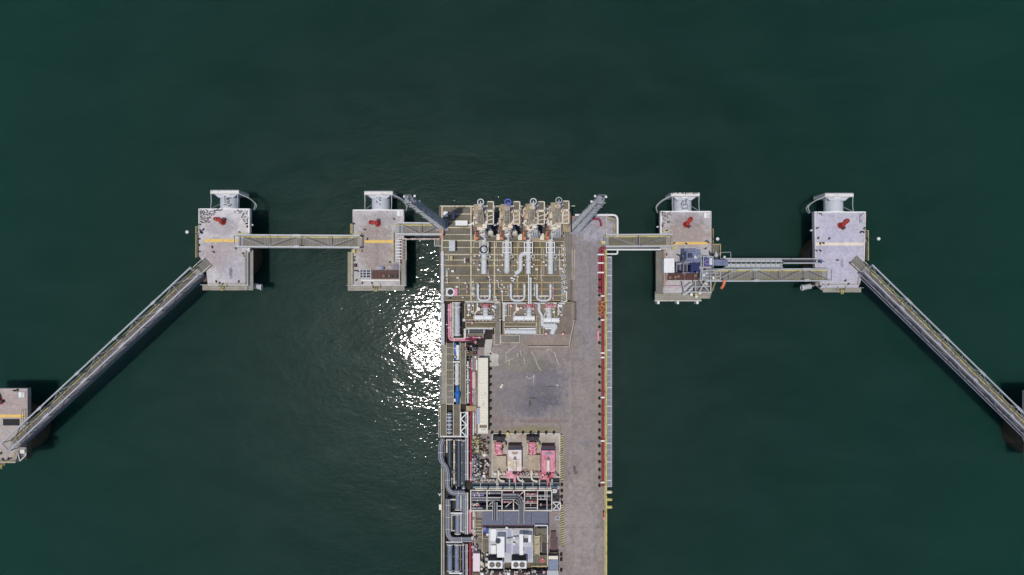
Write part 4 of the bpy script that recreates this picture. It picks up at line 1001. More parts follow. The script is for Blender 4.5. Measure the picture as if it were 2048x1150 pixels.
# ================================================================== METERING SKIDS
def meter(i, lab, x0, x1, y, mat, xv):
    t = thing('metering_skid', lab, 'pipework skid', P((x0+x1)/2, y), group='metering skids')
    def p(x, yy, h): return P(x, yy, h)
    MB().cyl(p(x0, y, 1.1), p(x1, y, 1.1), .5, n=16).build('header_pipe', mat, t, True)
    for x in (x0+1, (x0+x1)/2, x1-1): MB().cyl(p(x-.8, y, 1.1), p(x+.8, y, 1.1), .64, n=16).build('flange', 'offwhite', t, True)
    MB().cyl(p(xv, 612, 1.0), p(xv, y-3, 1.0), .55, n=14).build('meter_body', 'bluegrey', t, True)
    for yy in (615, 620, 626): MB().cyl(p(xv, yy-.6, 1.0), p(xv, yy+.6, 1.0), .8, n=14).build('flange', 'galv', t, True)
    for s in (-1, 1):
        for yy in (617, 624): MB().bar(p(xv+s*6, yy, .6), p(xv+s*9, yy+2, .6), .2).build('side_branch', 'offwhite', t)
    MB().cyl(p(xv-5, 611, 1.5), p(xv+7, 611, 1.5), .13, n=8).build('valve_stem', 'brightred', t)
    for dx in (-5, 2, 7): MB().ring(p(xv+dx, 611.5, 1.9), .34, .07, 'z', 14, 5).build('handwheel', 'brightred', t)
    MB().tube([p(x0+2, y, .9), p(x0+2, y-9, .9), p(x0+7, y-14, .9), p(x0+7, 606, .9)], .18, 8).build('bypass_pipe', 'offwhite', t, True)
    MB().cyl(p(x0+9, 618, .3), p(x0+9, 618, 1.6), .38, n=14).build('filter_pot', 'cream', t, True)
    for k in range(5):
        x = x0+3+k*(x1-x0-8)/4; MB().bar(p(x, y+3.5, .4), p(x, y+7, .4), .12).build('drain_stub', 'white', t)
    for s in (x0+4, x1-6): MB().bar(p(s, y-5, .3), p(s, y+5, .3), .24, .3).build('saddle', 'tan', t)
    return t
meter(1, 'left metering skid with a short white header pipe and red valves', 948, 985, 635, 'white', 971)
meter(2, 'middle metering skid with a long white header pipe', 1026, 1070, 636, 'white', 1058)
meter(3, 'right metering skid with white header pipe and bright red handwheels', 1086, 1119, 640, 'white', 1098)
pipeline('header_pipe', 'long pale grey header pipe along the bottom of the middle metering skid', 'pipe', 'bluegrey', .5, [(1009,663,1),(1072,664,1)], (.03,.15,.4,.96), None, (), 3)
pipeline('header_pipe', 'short thick grey blue pipe stepping down at the right metering skid', 'pipe', 'bluegrey', .5, [(1086,651,.9),(1113,651,.9),(1106,660,.9),(1104,668,.9)], (.2,.5), None, (), 0)
pipeline('header_pipe', 'thin white pipe above the long grey header of the middle skid', 'pipe', 'white', .17, [(1008,658,.8),(1072,657,.8)], (.5,))
pipeline('header_pipe', 'thin white pipe between the right skid and the grey stepping pipe', 'pipe', 'white', .15, [(1090,657,1),(1103,657,1)], (.5,))
pipeline('bend_pipe', 'pale blue offset pipe curving down between the middle and right skids', 'pipe', 'bluegrey', .3, [(1078,606,1),(1078,622,1),(1084,630,1),(1084,652,1)], (.2,.8), None, (), 0, .8)
pipeline('header_pipe', 'dark low pipes under cream bars at the lower left of the skids', 'pipe', 'teal', .42, [(934,662,-.4),(972,662,-.4)], (.1,.9))
for i, (a, b, m) in enumerate((((932,657),(986,657),'offwhite'),((930,657),(930,678),'offwhite'),((932,675),(962,675),'pink'),((1008,606),(1008,642),'white'),((1012,606),(1012,634),'galv'),((1004,606),(1130,607),'bluegrey'),((930,603.5),(1000,604),'bluegrey'),((1117,606),(1117,630),'offwhite'))):
    pipeline('skid_line', ['cream bar above the dark low pipe at the lower left skid','short cream pipe left of the dark low pipe','faded pink line below the dark low pipe','white pipe left of the middle skid','grey pipe close left of the middle skid','long pale pipe along the top of the middle and right skids','long pale pipe along the top of the left skid','short cream pipe at the right end of the right skid'][i], 'pipe', m, .16 if i != 1 else .24, [(a[0],a[1],.55),(b[0],b[1],.55)], (.1,.5,.9))
MB().px(976, 676, 977, 677, .3, .31)
# small random valves around the skids as drain pots
k = 0
for i, (x, y) in enumerate([(928,640),(944,646),(938,610),(990,614),(1000,640),(1022,612),(1042,616),(1050,628),(1066,618),(1110,612),(1116,622),(1080,612),(1092,668),(1122,612),(1126,668)]):
    t = thing('drain_pot', 'small pale drain pot with a handwheel among the metering skids', 'valve', P(x, y), group='drain pots among the metering skids')
    MB().cyl(P(x,y,-.05), P(x,y,.9), .2, n=10).build('body', random.choice(['offwhite','cream','galv']), t, True)
    MB().ring(P(x,y,1.0), .26, .06, 'z', 12, 4).build('handwheel', random.choice(['white','brightred','dark']), t)
# ================================================================== LEFT PIPEWAY, UPPER
pipeline('pig_launcher', 'big pale grey launcher barrel lying down the left pipeway', 'launcher', 'roof_grey', .58, [(914.5,604,.6),(914.5,672,.6)], (.02,.15,.96), None, (), 3)
pipeline('pink_pipe', 'faded pink pipe running down the left pipeway and turning right', 'pipe', 'pink', .22, [(898,608,.2),(898,680,.2),(944,680,.2)], (.1,.4,.7), None, (), 3, .8)
pipeline('pink_pipe', 'thin cream pipe just right of the pink pipe, left pipeway', 'pipe', 'armpink', .17, [(902,606,.2),(902,677,.2),(940,677,.2)], (.2,.5), None, (.3,), 0, .7)
pipeline('pink_pipe', 'thin dark red pipe on the outer left of the pipeway', 'pipe', 'rustred', .15, [(893.5,640,.1),(893.5,685,.1)], (.2,))
pipeline('pink_pipe', 'thin cream pipe beside the launcher barrel, left pipeway', 'pipe', 'cream', .15, [(906,604,.4),(906,674,.4)], (.1,.3,.5,.7,.9))
pipeline('pink_pipe', 'short red valve pipe crossing below the metering skids', 'pipe', 'red', .22, [(930,678,.7),(952,678,.7)], (.2,.8), None, (.5,))
pipeline('valve_line', 'short dark blue pipe beside the white tank on the left pipeway', 'pipe', 'blue', .26, [(910.5,686,.1),(910.5,720,.1)], (.3,.7), None, (.8,))
t = thing('filter_vessel', 'bright white vessel with dark ends on the left pipeway', 'tank', P(915.5,702))
MB().cyl(P(915.5,690,.5), P(915.5,714,.5), .34, n=14).build('shell', 'white', t, True); MB().ball(P(915.5,700,.5), .48, 1.0).build('bulge', 'white', t, True); MB().cyl(P(915.5,714,.5), P(915.5,720,.5), .42, .3, 12).build('end_cone', 'bluegrey', t, True)
MB().px(906, 722.5, 920, 725, .2, .7).build('cross_bar', 'white', t)
pipeline('valve_line', 'pale blue flanged pipe between the white vessel and the bright blue valve', 'pipe', 'bluegrey', .42, [(914,726,.3),(914,770,.3)], (.1,.4,.7,.9), None, (), 3)
t = thing('blue_valve', 'bright blue spindle shaped valve body on the left pipeway', 'valve', P(915,790))
MB().cyl(P(915,772,.6), P(915,782,.6), .28, .42, 14).cyl(P(915,782,.6), P(915,786,.6), .42, .62, 14).cyl(P(915,786,.6), P(915,793,.6), .62, .55, 14).cyl(P(915,793,.6), P(915,808,.6), .5, .25, 14).build('body', 'blue', t, True)
MB().cyl(P(911,788,.6), P(909.4,788,.6), .3, n=12).build('actuator', 'blue', t, True)
MB().cyl(P(910,797,.3), P(910,803,.3), .22, n=10).build('drain', 'white', t, True)
for i, (x, m, r, y0, y1) in enumerate(((935.5,'bluegrey',.22,722,806),(934,'black',.2,690,805),(939.5,'teal',.16,700,800),(942,'red',.26,722,920))):
    pipeline('pipeway_line', ['pale valve studded pipe left of the red pipe','black pipe on the shadowed side of the pipeway','thin dark pipe touching the red pipe','long bright red pipe down the pipeway'][i], 'pipe', m, r, [(x,y0,.2),(x,y1,.2)], (.1,.35,.6,.85), None, (.2,.5) if i == 0 else (), 3.2)
pipeline('pipeway_line', 'deep pink pipe continuing down left of the pump valves', 'pipe', 'pink', .2, [(942,922,.1),(942,962,.1)], (.1,.9))
pipeline('pipeway_line', 'faded pink pipe left of the slate blue roof', 'pipe', 'pink', .26, [(940.5,1018,.3),(940.5,1066,.3)], (.1,), None, (), 3)
pipeline('pipeway_line', 'bright red pipe at the bottom of the photo, left of the buildings', 'pipe', 'red', .3, [(940.5,1084,.3),(940.5,1160,.3)], (.1,.5), None, (), 3)
t = thing('lying_tank', 'pinkish grey tank lying left of the cream container', 'tank', P(948,760))
MB().cyl(P(948,746,.5), P(948,774,.5), .42, n=16).build('shell', 'armpink', t, True)
for y in (746, 774): MB().ball(P(948,y,.5), .41, 1, 12, 8).build('end_cap', 'armpink', t, True)
for y in (752, 768): MB().bar(P(944,y,.05), P(952,y,.05), .3, .2).build('saddle', 'galv', t)
for i, (x, y0, y1, m, r) in enumerate(((946,778,805,'armpink',.12),(950,776,810,'galv',.14),(947,824,870,'bluegrey',.18),(951,826,866,'tan',.12),(953.5,720,740,'white',.16),(944,716,742,'galv',.14),(936,824,868,'cream',.2),(951,700,716,'white',.18))):
    pipeline('conduit', ['pinkish conduit','grey conduit','pale blue pipe','tan conduit','short white pipe','short grey conduit','cream pipe','small white pipe'][i]+' '+['under the lying tank','just right of the pinkish conduit under the tank','left of the container foot','beside the container foot','at the top left of the container','above the lying tank','in the white truss bay','touching the top of the container'][i], 'pipe', m, r, [(x,y0,.3),(x,y1,.3)], (.2,.8))
# valve group under the skids
for i in range(10):
    x = 931+random.uniform(0,22); y = 684+random.uniform(0,22)
    t = thing('small_valve', 'small valve with handwheel among the pipes above the cream container', 'valve', P(x, y), group='small valves above the cream container')
    MB().cyl(P(x,y,-.9), P(x,y,.5+random.random()*.3), .14, n=8).build('stem', random.choice(['red','galv','pink','offwhite']), t); MB().ring(P(x,y,.8), .28, .06, 'z', 12, 4).build('handwheel', random.choice(['brightred','dark','teal']), t)
# ================================================================== CONTAINER
def container():
    x0, y0, x1, y1 = 956, 716, 976, 867; h = 2.7
    t = thing('long_container', 'long cream ribbed container standing on the road left of the dark stain', 'container', P(966, 790))
    MB().px(x0+.7, y0+.7, x1-.7, y1-.7, .15, h-.1).build('body', 'container', t)
    MB().px(x0+.3, y0+.3, x1-.3, y1-.3, .004, .149).build('base_frame', 'dark', t)
    b = MB(); y = y0+2.5
    while y < y1-22: b.px(x0+1.6, y, x1-1.6, y+1.5, h-.099, h-.03); y += 3.3
    b.build('roof_ribs', 'container', t)
    for i, yy in enumerate((y0+1, 768, 790, 817, 836, 846, y1-1)): MB().px(x0+.4, yy-.9, x1-.4, yy+.9, h-.098, h+.02+.001*i).build('roof_rail', 'container', t)
    for x in (x0+.9, x1-.9): MB().px(x-.8, y0, x+.8, y1, h-.1, h+.05).build('side_rail', 'container', t)
    MB().px(959, 850, 974, 856, h-.098, h+.03).build('vent_grille', 'rustpanel', t)
    for j in range(4): MB().px(960+j*3.6, 851, 962+j*3.6, 855, h+.031, h+.06).build('vent_slat', 'dark', t)
    MB().px(962, 858, 972, 862, h-.098, h+.04).build('vent_cover', 'galv', t)
    MB().px(965, 806, 968, 812, h-.028, h+.12).build('roof_vent', 'galv', t)
container()
t = thing('ladder_tray', 'narrow grey lavender tray leaning at the left side of the container', 'tray', P(957, 830))
MB().px(953, 815, 959, 848, 2.76, 2.85).build('tray', 'roof_blue', t); MB().px(952, 814, 960, 815.4, 2.76, 2.95).build('end_bar', 'rustred', t)
t = thing('bucket', 'pair of small white buckets standing on the dark part of the road', 'bucket', P(1003,773))
for x, y, r in ((1002,774,.26),(1004.5,770,.2)): MB().cyl(P(x,y,.01), P(x,y,.45), r*.8, r, 12).build('tub', 'cream', t, True)
t = thing('round_tank', 'small round yellow topped tank above the pump enclosures', 'tank', P(1015,868))
MB().cyl(P(1015,868,.01), P(1015,868,1.0), .38, n=18).build('shell', 'yellow_d', t, True); MB().ball(P(1015,868,1.0), .36, .4, 16, 8).build('dome', 'yellow', t, True)
# olive weeds on the road
for i, (x, y, r) in enumerate(((1057,857,9),(1068,860,10),(1092,858,10),(1110,862,7),(992,866,5))):
    pass
# ================================================================== LEFT PIPEWAY, TRUSS BAY AND DARK PIPES
t = thing('pipe_manifold', 'mottled pale pipe bundle between the two olive panels of the left pipeway', 'pipework', P(899,848))
MB().cyl(P(899,824,.1), P(899,868,.1), .4, n=14).build('header', 'bluegrey2', t, True)
for y in (828, 834, 841, 849, 858, 865): MB().cyl(P(899,y-.9,.1), P(899,y+.9,.1), .55, n=14).build('flange', 'bluegrey', t, True)
for y in (831, 845, 861): MB().cyl(P(899,y,.3), P(899,y,.9), .12, n=8).build('stem', 'dark', t)
t = thing('pipe_truss', 'white zigzag truss beside the olive panel on the left pipeway', 'truss', P(929,850))
for x in (921.5, 935): MB().bar(P(x,824,.9), P(x,874,.9), .2).build('chord', 'white', t)
for j, y in enumerate((826,838,850,862)):
    a, b = (922,934) if j % 2 else (934,922); MB().bar(P(a,y,.9), P(b,y+12,.9), .18).build('brace', 'white', t)
for y in (825, 850, 873): MB().bar(P(922,y,.88), P(935,y,.88), .16).build('strut', 'offwhite', t)
for x in (922, 935):
    for y in (825, 873): MB().bar(P(x,y,-1), P(x,y,.78), .16).build('leg', 'offwhite', t)
L_ = [(899.5,'teal',.5,876,955,0),(918,'teal',.58,876,972,0),(908.5,'tan',.2,880,968,1),(923.5,'galv_d',.16,880,970,1),(928,'teal',.32,878,975,0),(913,'galv',.12,960,1005,1),(903.5,'galv_d',.14,940,975,1),(894,'cream',.2,878,905,1)]
for i, (x, m, r, y0, y1, f) in enumerate(L_):
    pipeline('dark_pipe', ['thick dark pipe at the outer left below the olive panels','thickest dark teal pipe below the olive panels','tan valve studded pipe between the two thick dark pipes','thin grey pipe right of the thickest dark pipe','narrow dark teal pipe nearest the cable tray','thin grey pipe in the middle of the pipeway','thin dull pipe below the outer dark pipe','short cream stub at the outer left of the pipeway'][i], 'pipe', m, r, [(x,y0,-.2),(x,y1,-.2)], (.1,.5,.95) if f else (.03,), 'pipes down the lower pipeway', (.25,.7) if i in (2,3) else (), 3.2)
for i, (x, m, r, y0, y1) in enumerate(((916,'bluegrey2',.5,978,1020),(927,'bluegrey2',.26,972,1066),(915.5,'bluegrey2',.5,1026,1068),(900,'bluegrey2',.5,1086,1143),(914,'bluegrey2',.46,1086,1143),(926.5,'bluegrey2',.22,1086,1160),(922,'cream',.14,980,1064),(903,'tan',.22,1028,1062),(908,'dark',.2,1028,1062),(921,'rust',.14,1088,1150))):
    pipeline('lagged_pipe', ['lavender lagged pipe above the white saddle, lower pipeway','thin lavender pipe down the right of the lower pipeway','lagged blue pipe between the white saddle and the cable tray bend','leftmost of the two thick blue lagged pipes at the bottom','right one of the two thick blue lagged pipes at the bottom','thin blue pipe right of the two bottom lagged pipes','thin cream pipe beside the thin lavender pipe','short tan pipe at the outer left above the lower cable tray bend','short dark pipe beside the short tan pipe','thin rusty pipe between bottom lagged pipes and thin blue pipe'][i], 'pipe', m, r, [(x,y0,0),(x,y1,0)], (.04,.96), 'lagged pipes down the lower pipeway', (), 3.2)
for i, (x0, x1, y) in enumerate(((901,925,1026),(898,924,1146),(892,925,1084),(893,912,999))):
    t = thing('pipe_saddle', ['white saddle beam across the lagged pipes, left of the pink pipe','white saddle beam below the two thick blue lagged pipes','pale saddle beam above the two thick blue lagged pipes','thin cream saddle beam at the outer left of the pipeway'][i], 'beam', P((x0+x1)/2, y), group='pipe saddles across the lower pipeway')
    MB().bar(P(x0,y,.75), P(x1,y,.75), .22).build('beam', 'white' if i < 2 else 'offwhite', t)
    for x in (x0+1, x1-1): MB().bar(P(x,y,-1), P(x,y,.63), .16).build('leg', 'offwhite', t)
# cable trays
def tray(lab, pts_, w, mat, h, n=3):
    t = thing('cable_tray', lab, 'cable tray', P(*pts_[0], h), group='cable trays')
    W = [P(x, y, h) for x, y in pts_]
    for k in range(n):
        off = (k-(n-1)/2)*w/n; Q = []
        for i, p in enumerate(W):
            d = (W[min(i+1,len(W)-1)]-W[max(i-1,0)]).normalized(); s = d.cross(Vector((0,0,1))); Q.append(p+s*off+Vector((0,0,.01*k)))
        MB().tube(Q, w/n*.42, 8, w*.8).build('cable_bundle', mat if k % 2 == 0 else 'galv', t, True)
    for i in range(len(W)-1):
        L = (W[i+1]-W[i]).length; m = int(L/2.2); d = (W[i+1]-W[i]).normalized(); s = d.cross(Vector((0,0,1)))
        for j in range(m):
            q = W[i].lerp(W[i+1], (j+.5)/m); MB().bar(q-s*w/2, q+s*w/2, .1, .3).build('tray_rung', 'galv', t)
    return t
tray('grey cable tray snaking down the outer left of the pipeway and turning right', [(886,878),(881,890),(881,920),(892,934),(895,945),(895,975),(903,986),(930,987)], 1.0, 'galv_d', 1.1)
tray('grey cable tray running down and turning right below the lagged pipes', [(896,998),(896,1070),(903,1079),(944,1079)], 1.0, 'galv_d', 1.0, 4)
tray('straight beige cable tray down the middle of the pipeway', [(933.5,822),(933.5,960)], .75, 'offwhite', .8, 2)
tray('straight beige cable tray continuing beside the white pipe rack', [(933,985),(933,1068)], .8, 'offwhite', .8, 2)
tray('straight grey cable tray at the bottom left of the pipeway', [(933,1088),(933,1158)], .5, 'offwhite', .7, 2)
tray('dark grey cable tray bending over the white pipe rack onto the slate roof', [(1003,992),(1036,992),(1041,1004),(1041,1045)], .85, 'navy2', 3.9, 3) if False else None
railing('pale handrail down the outer left edge of the lower pipeway', [(884,934),(884,1150)], 'cream', .9, 2.0, .08, name='handrail')
railing('pale handrail along the outer left edge beside the olive panels', [(878.5,806),(878.5,873)], 'offwhite', .9, 2.0, .08)
railing('pale handrail beside the glittering water, left edge walkway', [(881,690),(881,805)], 'galv', .9, 2.0, .08)
cabinet('junction_box', 'small cream box on the outer left edge of the lower pipeway', (878,1009,883,1020), .05, .9, 'cream', 'box')
t = thing('antenna', 'small white antenna with arms sticking out of the left edge', 'antenna', P(879,989))
MB().cyl(P(882,991,.1), P(879,989,2.2), .06, n=6).build('mast', 'white', t)
for dx, dy in ((3,-2),(-3,-2),(0,3)): MB().bar(P(879,989,2.2), P(879+dx,989+dy,2.3), .12).build('arm', 'white', t)
# ================================================================== VALVE MANIFOLD between pipeway and pumps
random.seed(21)
for c, (x0, y0, x1, y1, lab, mats) in enumerate(((944,872,958,905,'cluster of small pale valves left of the round fittings',['tan','galv','dark','yellow_d','offwhite']),(958,878,976,912,'cluster of dark and brass valves with one bright white cap',['dark','tan','galv','teal','rust']),(944,908,958,962,'tall cluster of grey valves and pipes left of the pump bund',['galv','offwhite','galv_d','dark']),(958,920,978,958,'lower cluster of pale valves and dark pipes beside the pump bund',['offwhite','galv','dark','cream','rust']))):
    t = thing('valve_manifold', lab, 'valve manifold', P((x0+x1)/2, (y0+y1)/2), group='valve manifolds beside the pump bund')
    MB().px(x0, y0, x1, y1, .004, .12).build('skid_base', 'dark_conc' if c % 2 else 'dark', t)
    for j in range(4):
        x = x0+2+j*(x1-x0-4)/3; MB().cyl(P(x,y0+1,.6), P(x,y1-1,.6), random.uniform(.09,.2), n=8).build('run_pipe', random.choice(mats), t, True)
    for j in range(int((x1-x0)*(y1-y0)/26)):
        x = random.uniform(x0+1, x1-1); y = random.uniform(y0+1, y1-1); h = random.uniform(.9, 1.9); r = random.uniform(.08,.22)
        v = MB().cyl(P(x,y,.12), P(x,y,h), r, n=10).build('valve_body', random.choice(mats), t, True)
        if random.random() < .45: MB().ring(P(x,y,h+.1), r+.06, .05, 'z', 12, 4).build('handwheel', random.choice(['offwhite','dark','rustred','galv','tan']), v)
    for j in range(3):
        y = random.uniform(y0+2, y1-2); MB().cyl(P(x0+1,y,1.0), P(x1-1,y+random.uniform(-2,2),1.0), .1, n=8).build('cross_pipe', random.choice(mats), t, True)
t = thing('round_fitting', 'bright white round cap among the dark valves left of the pumps', 'valve', P(969,910)); MB().cyl(P(969,910,.12), P(969,910,1.2), .3, n=14).build('stem', 'galv', t, True); MB().ball(P(969,910,1.3), .36, .7).build('cap', 'white', t, True)
t = thing('round_fitting', 'second bright white round cap, lower down beside the pump bund', 'valve', P(968,952)); MB().cyl(P(968,952,.12), P(968,952,1.2), .3, n=14).build('stem', 'galv', t, True); MB().ball(P(968,952,1.3), .34, .7).build('cap', 'white', t, True)

# fine clutter on the process grating
random.seed(77)
zones = [((945,508,965,566),'left of the leftmost product pipe'),((973,500,1006,566),'between the first and second product pipes'),((1020,510,1036,566),'left of the s shaped pipe'),((1062,500,1094,560),'between the third and fourth product pipes'),((1107,484,1125,560),'right of the rightmost product pipe'),((984,566,1018,600),'between the left and middle loops'),((1105,606,1126,632),'at the right end of the skids'),((932,608,946,632),'at the left end of the skids'),((984,608,990,640),'right of the left skid'),((890,535,940,600),'at the lower left of the process grating')]
for (x0,y0,x1,y1), w in zones:
    for j in range(9):
        x = random.uniform(x0,x1); y = random.uniform(y0,y1); hh = random.uniform(.5,1.3)
        t = thing('instrument_stand', 'small pale instrument stand '+w, 'instrument', P(x,y), group='instrument stands '+w)
        MB().cyl(P(x,y,.03), P(x,y,hh), .07, n=8).build('stem', random.choice(['galv','tan','offwhite']), t, True)
        s_ = random.uniform(.12,.26); c = P(x,y,hh)
        MB().box(c.x-s_, c.y-s_*.7, c.z, c.x+s_, c.y+s_*.7, c.z+.25).build('head', random.choice(['white','offwhite','cream','galv','dark']), t)
    for j in range(3):
        x = random.uniform(x0,x1); y = random.uniform(y0,y1-6); L = random.uniform(8, max(9,(y1-y0)*.7)); dx = random.choice([0,0,random.uniform(-8,8)])
        m = random.choice(['galv','offwhite','tan','armpink','bluegrey'])
        pipeline('tubing_run', 'thin bent tubing run '+w, 'pipe', m, .07, [(x,y,.35),(x,min(y1,y+L),.35),(x+dx+.5,min(y1,y+L)+.4,.35)], (), 'thin tubing runs '+w, (.4,) if j == 0 else (), 0, .2)
M['pinkbase'] = paint('soft_pink_base_paint', (216,156,168), (180,96,112), .7, 1.2)
# ================================================================== FIRE PUMPS
t = thing('pump_bund', 'low walled pale concrete bund holding the red pumps', 'bund', P(1052,912))
MB().px(985, 868, 1119, 953, .005, .06).build('floor', 'bund', t)
for r in ((983.5,866.5,1120.5,868),(983.5,953,1120.5,954.8),(983.5,868.05,985,952.95),(1119,868.05,1120.5,952.95)): MB().px(*r, .01, .4).build('bund_wall', 'offwhite', t)
def engine(lab, x0, y0, x1, y1, g='diesel engines of the fire pumps'):
    t = thing('pump_engine', lab, 'engine', P((x0+x1)/2, (y0+y1)/2), group=g)
    MB().px(x0, y0+2, x1, y1, .065, .5).build('base_frame', 'brightred', t)
    MB().px(x0+2, y0+3, x1-2, y1-2, .5, 1.6).build('engine_block', 'pinkbase', t)
    for j in range(9):
        x = random.uniform(x0+1, x1-3); y = random.uniform(y0+3, y1-4); MB().px(x, y, x+random.uniform(1.5,4), y+random.uniform(1.5,3), 1.61, 1.95+j*.01).build('engine_fitting', random.choice(['brightred','rustred','offwhite','dark','pink']), t)
    b0 = [MB().px(x0+1, y0+5+j*7, x1-1, y0+8+j*7, 1.0, 1.8+.01*j).build('rocker_cover', 'pink' if j % 2 else 'brightred', t) for j in range(3)]
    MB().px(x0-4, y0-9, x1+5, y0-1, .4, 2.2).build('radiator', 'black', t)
    MB().cyl(P((x0+x1)/2, y0-5, 2.2), P((x0+x1)/2, y0-5, 2.6), .4, n=16).build('fan_cowl', 'dark', t, True)
    MB().tube([P(x1, y0+4, 1.3), P(x1+5, y0+4, 1.6), P(x1+5, y0+14, 1.6)], .16, 8).build('exhaust_pipe', 'tan', t, True)
    MB().cyl(P(x1+5, y0+6, 1.9), P(x1+5, y0+13, 1.9), .22, n=12).build('muffler', 'yellow_d', t, True)
    MB().px(x0-3, y0+4, x0-1, y1-4, .4, .8).build('battery_box', 'tan', t)
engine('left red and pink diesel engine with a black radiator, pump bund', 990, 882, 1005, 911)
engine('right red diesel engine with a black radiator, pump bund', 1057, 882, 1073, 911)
def plinth(lab, x0, y0, x1, y1):
    t = thing('fuel_tank', lab, 'tank', P((x0+x1)/2, (y0+y1)/2), group='flat fuel tanks in the pump bund')
    MB().px(x0, y0, x1, y1, .3, 1.2).build('shell', 'beigetank', t)
    for x in (x0+2, x1-4): MB().px(x, y0+2, x+2, y1-2, .065, .3).build('skid', 'rustred', t)
    MB().cyl(P(x0+5, y0+6, 1.2), P(x0+5, y0+6, 1.4), .2, n=12).build('filler_cap', 'tan', t)
M['beigetank'] = concrete('beige_tank_paint', (186,172,152), (170,154,134), (), .2)
plinth('beige flat fuel tank below the left pump engine', 993, 912, 1012, 935)
plinth('beige flat fuel tank below the right pump engine', 1056, 910, 1080, 940)
def housing(lab, x0, y0, x1, y1, mat, g='pump housings'):
    h = 2.7; xm = (x0+x1)/2
    t = thing('pump_enclosure', lab, 'enclosure', P(xm, (y0+y1)/2), group=g)
    MB().px(x0, y0, x1, y1-10, .2, h).build('canopy', mat, t)
    MB().px(x0+1, y0-8, x1-1, y0-.4, .07, 2.1).build('radiator_duct', 'navy', t)
    MB().px(x0+.5, y0-9, x1-.5, y0-7, .07, 2.3).build('duct_lip', 'rustred', t)
    MB().cyl(P(xm, y0+19, h+.35), P(xm, y0+40, h+.35), .34, n=16).build('silencer', 'cream', t, True)
    MB().cyl(P(xm, y0+19, h+.35), P(xm, y0+14, h+.35), .34, .14, 12).build('silencer_cone', 'galv_d', t, True)
    MB().pxpoly([(xm-7,y0+4),(xm+7,y0+4),(xm+4,y0+9),(xm-4,y0+9)], h+.002, h+.12).build('air_intake', 'rustpanel' if mat != 'pinkhouse' else 'galv_d', t)
    for s in (-1, 1): MB().px(xm+s*7-2, y0+18, xm+s*7+2, y0+34, h+.002, h+.1).build('access_panel', 'tanpanel' if mat != 'pinkhouse' else 'pink', t)
    MB().px(x0-3, y1-9.6, xm-2, y1+5, .1, 1.5).build('pump_casing', 'pinkbase' if mat != 'pinkhouse' else 'brightred', t)
    MB().px(xm+2, y1-9.6, x1-1, y1+1, .1, 1.3).build('gearbox', 'pinkhouse' if mat != 'pinkhouse' else 'brightred', t)
    for s in (-2, 3): MB().cyl(P(xm+s, y1-8, 2.0), P(xm+s, y1-4, 2.0), .2, n=10).build('coupling', 'dark', t, True)
    MB().tube([P(xm, y1-3, 1.0), P(xm, y1+12, 1.0)], .28, 10).build('discharge_pipe', 'brightred' if mat == 'pinkhouse' else 'pinkbase', t, True)
    for j in range(8):
        x = random.uniform(x0-2, x1-3); y = random.uniform(y1-8, y1); MB().px(x, y, x+random.uniform(1.2,3), y+random.uniform(1.2,3), 1.52, 1.8+j*.01).build('pump_fitting', random.choice(['rustred','offwhite','dark','galv','brightred']), t)
    MB().tube([P(x1-2, y1-8, 1.2), P(x1+9, y1-2, .6)], .1, 6).build('cable', 'rustred', t)
M['pinkhouse'] = paint('sun_faded_pink_paint', (202,136,152), (176,76,96), .75, .9)
M['tanpanel'] = paint('tan_panel_paint', (196,184,150), (160,140,100), .5, .9)
M['whitehouse'] = paint('white_enclosure_paint', (212,202,202), (176,142,120), .75, .9)
housing('white pump enclosure with a silencer on top and pink base', 1016, 900, 1043, 952, 'whitehouse')
housing('faded pink pump enclosure with a silencer on top and bright red base', 1083, 901, 1110, 954, 'pinkhouse')
for i, (x, lab) in enumerate(((997,'cream bent suction pipe below the left engine'),(1063,'cream bent suction pipe below the right engine'),(1036,'cream bent suction pipe below the white enclosure'))):
    pipeline('suction_pipe', lab, 'pipe', 'cream', .2, [(x,940,.9),(x,960,.9),(x+12,963,.9)], (.1,.45,.9), 'bent suction pipes', (), 0, .7)
for i in range(14):
    x = 990+i*9.2; t = thing('bund_valve', 'small red or white valve in the row along the lower bund wall', 'valve', P(x, 948), group='valves along the lower bund wall')
    MB().cyl(P(x,948,.065), P(x,948,.9), .18, n=10).build('body', random.choice(['offwhite','rustred','cream','brightred']), t, True); MB().ring(P(x,948,1.0), .26, .06, 'z', 12, 4).build('handwheel', random.choice(['white','brightred','cream']), t)
t = thing('dark_trench', 'dark pipe trench between the pump bund and the white pipe rack', 'trench', P(1030,965))
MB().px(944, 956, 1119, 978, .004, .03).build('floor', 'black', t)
for i, (y, r, m, x0, x1, h) in enumerate(((963,.12,'rust',946,1010,.5),(966,.2,'galv_d',944,1118,.4),(970,.34,'teal',944,1118,.6),(974.5,.22,'tealpale',944,1118,.8),(977,.12,'cream',950,1105,1.2),(960,.14,'galv',960,990,.5))):
    pipeline('rack_pipe', ['thin rusty pipe in the dark trench','thin grey pipe crossing the whole dark trench','thickest dark teal pipe in the trench','pale teal pipe along the top of the white rack','thin cream pipe just above the white rack','short grey pipe at the left of the dark trench'][i], 'pipe', m if m in M else 'bluegrey', r, [(x0,y,h),(x1,y,h)], (.1,.3,.5,.7,.9), 'horizontal pipes in the dark trench')
M['tealpale'] = paint('pale_teal_pipe_paint', (138,154,158), (110,112,112), .4, .6)
for i, x in enumerate((994, 1019, 1045, 1079, 1095, 1104)):
    pipeline('trench_riser', 'short vertical pipe linking the pump bund to the rack, '+ORD[i]+' from the left', 'pipe', ['offwhite','galv','galv','galv','brightred','galv'][i], .14, [(x,957,1),(x,979,1)], (.2,.8), 'risers across the dark trench')
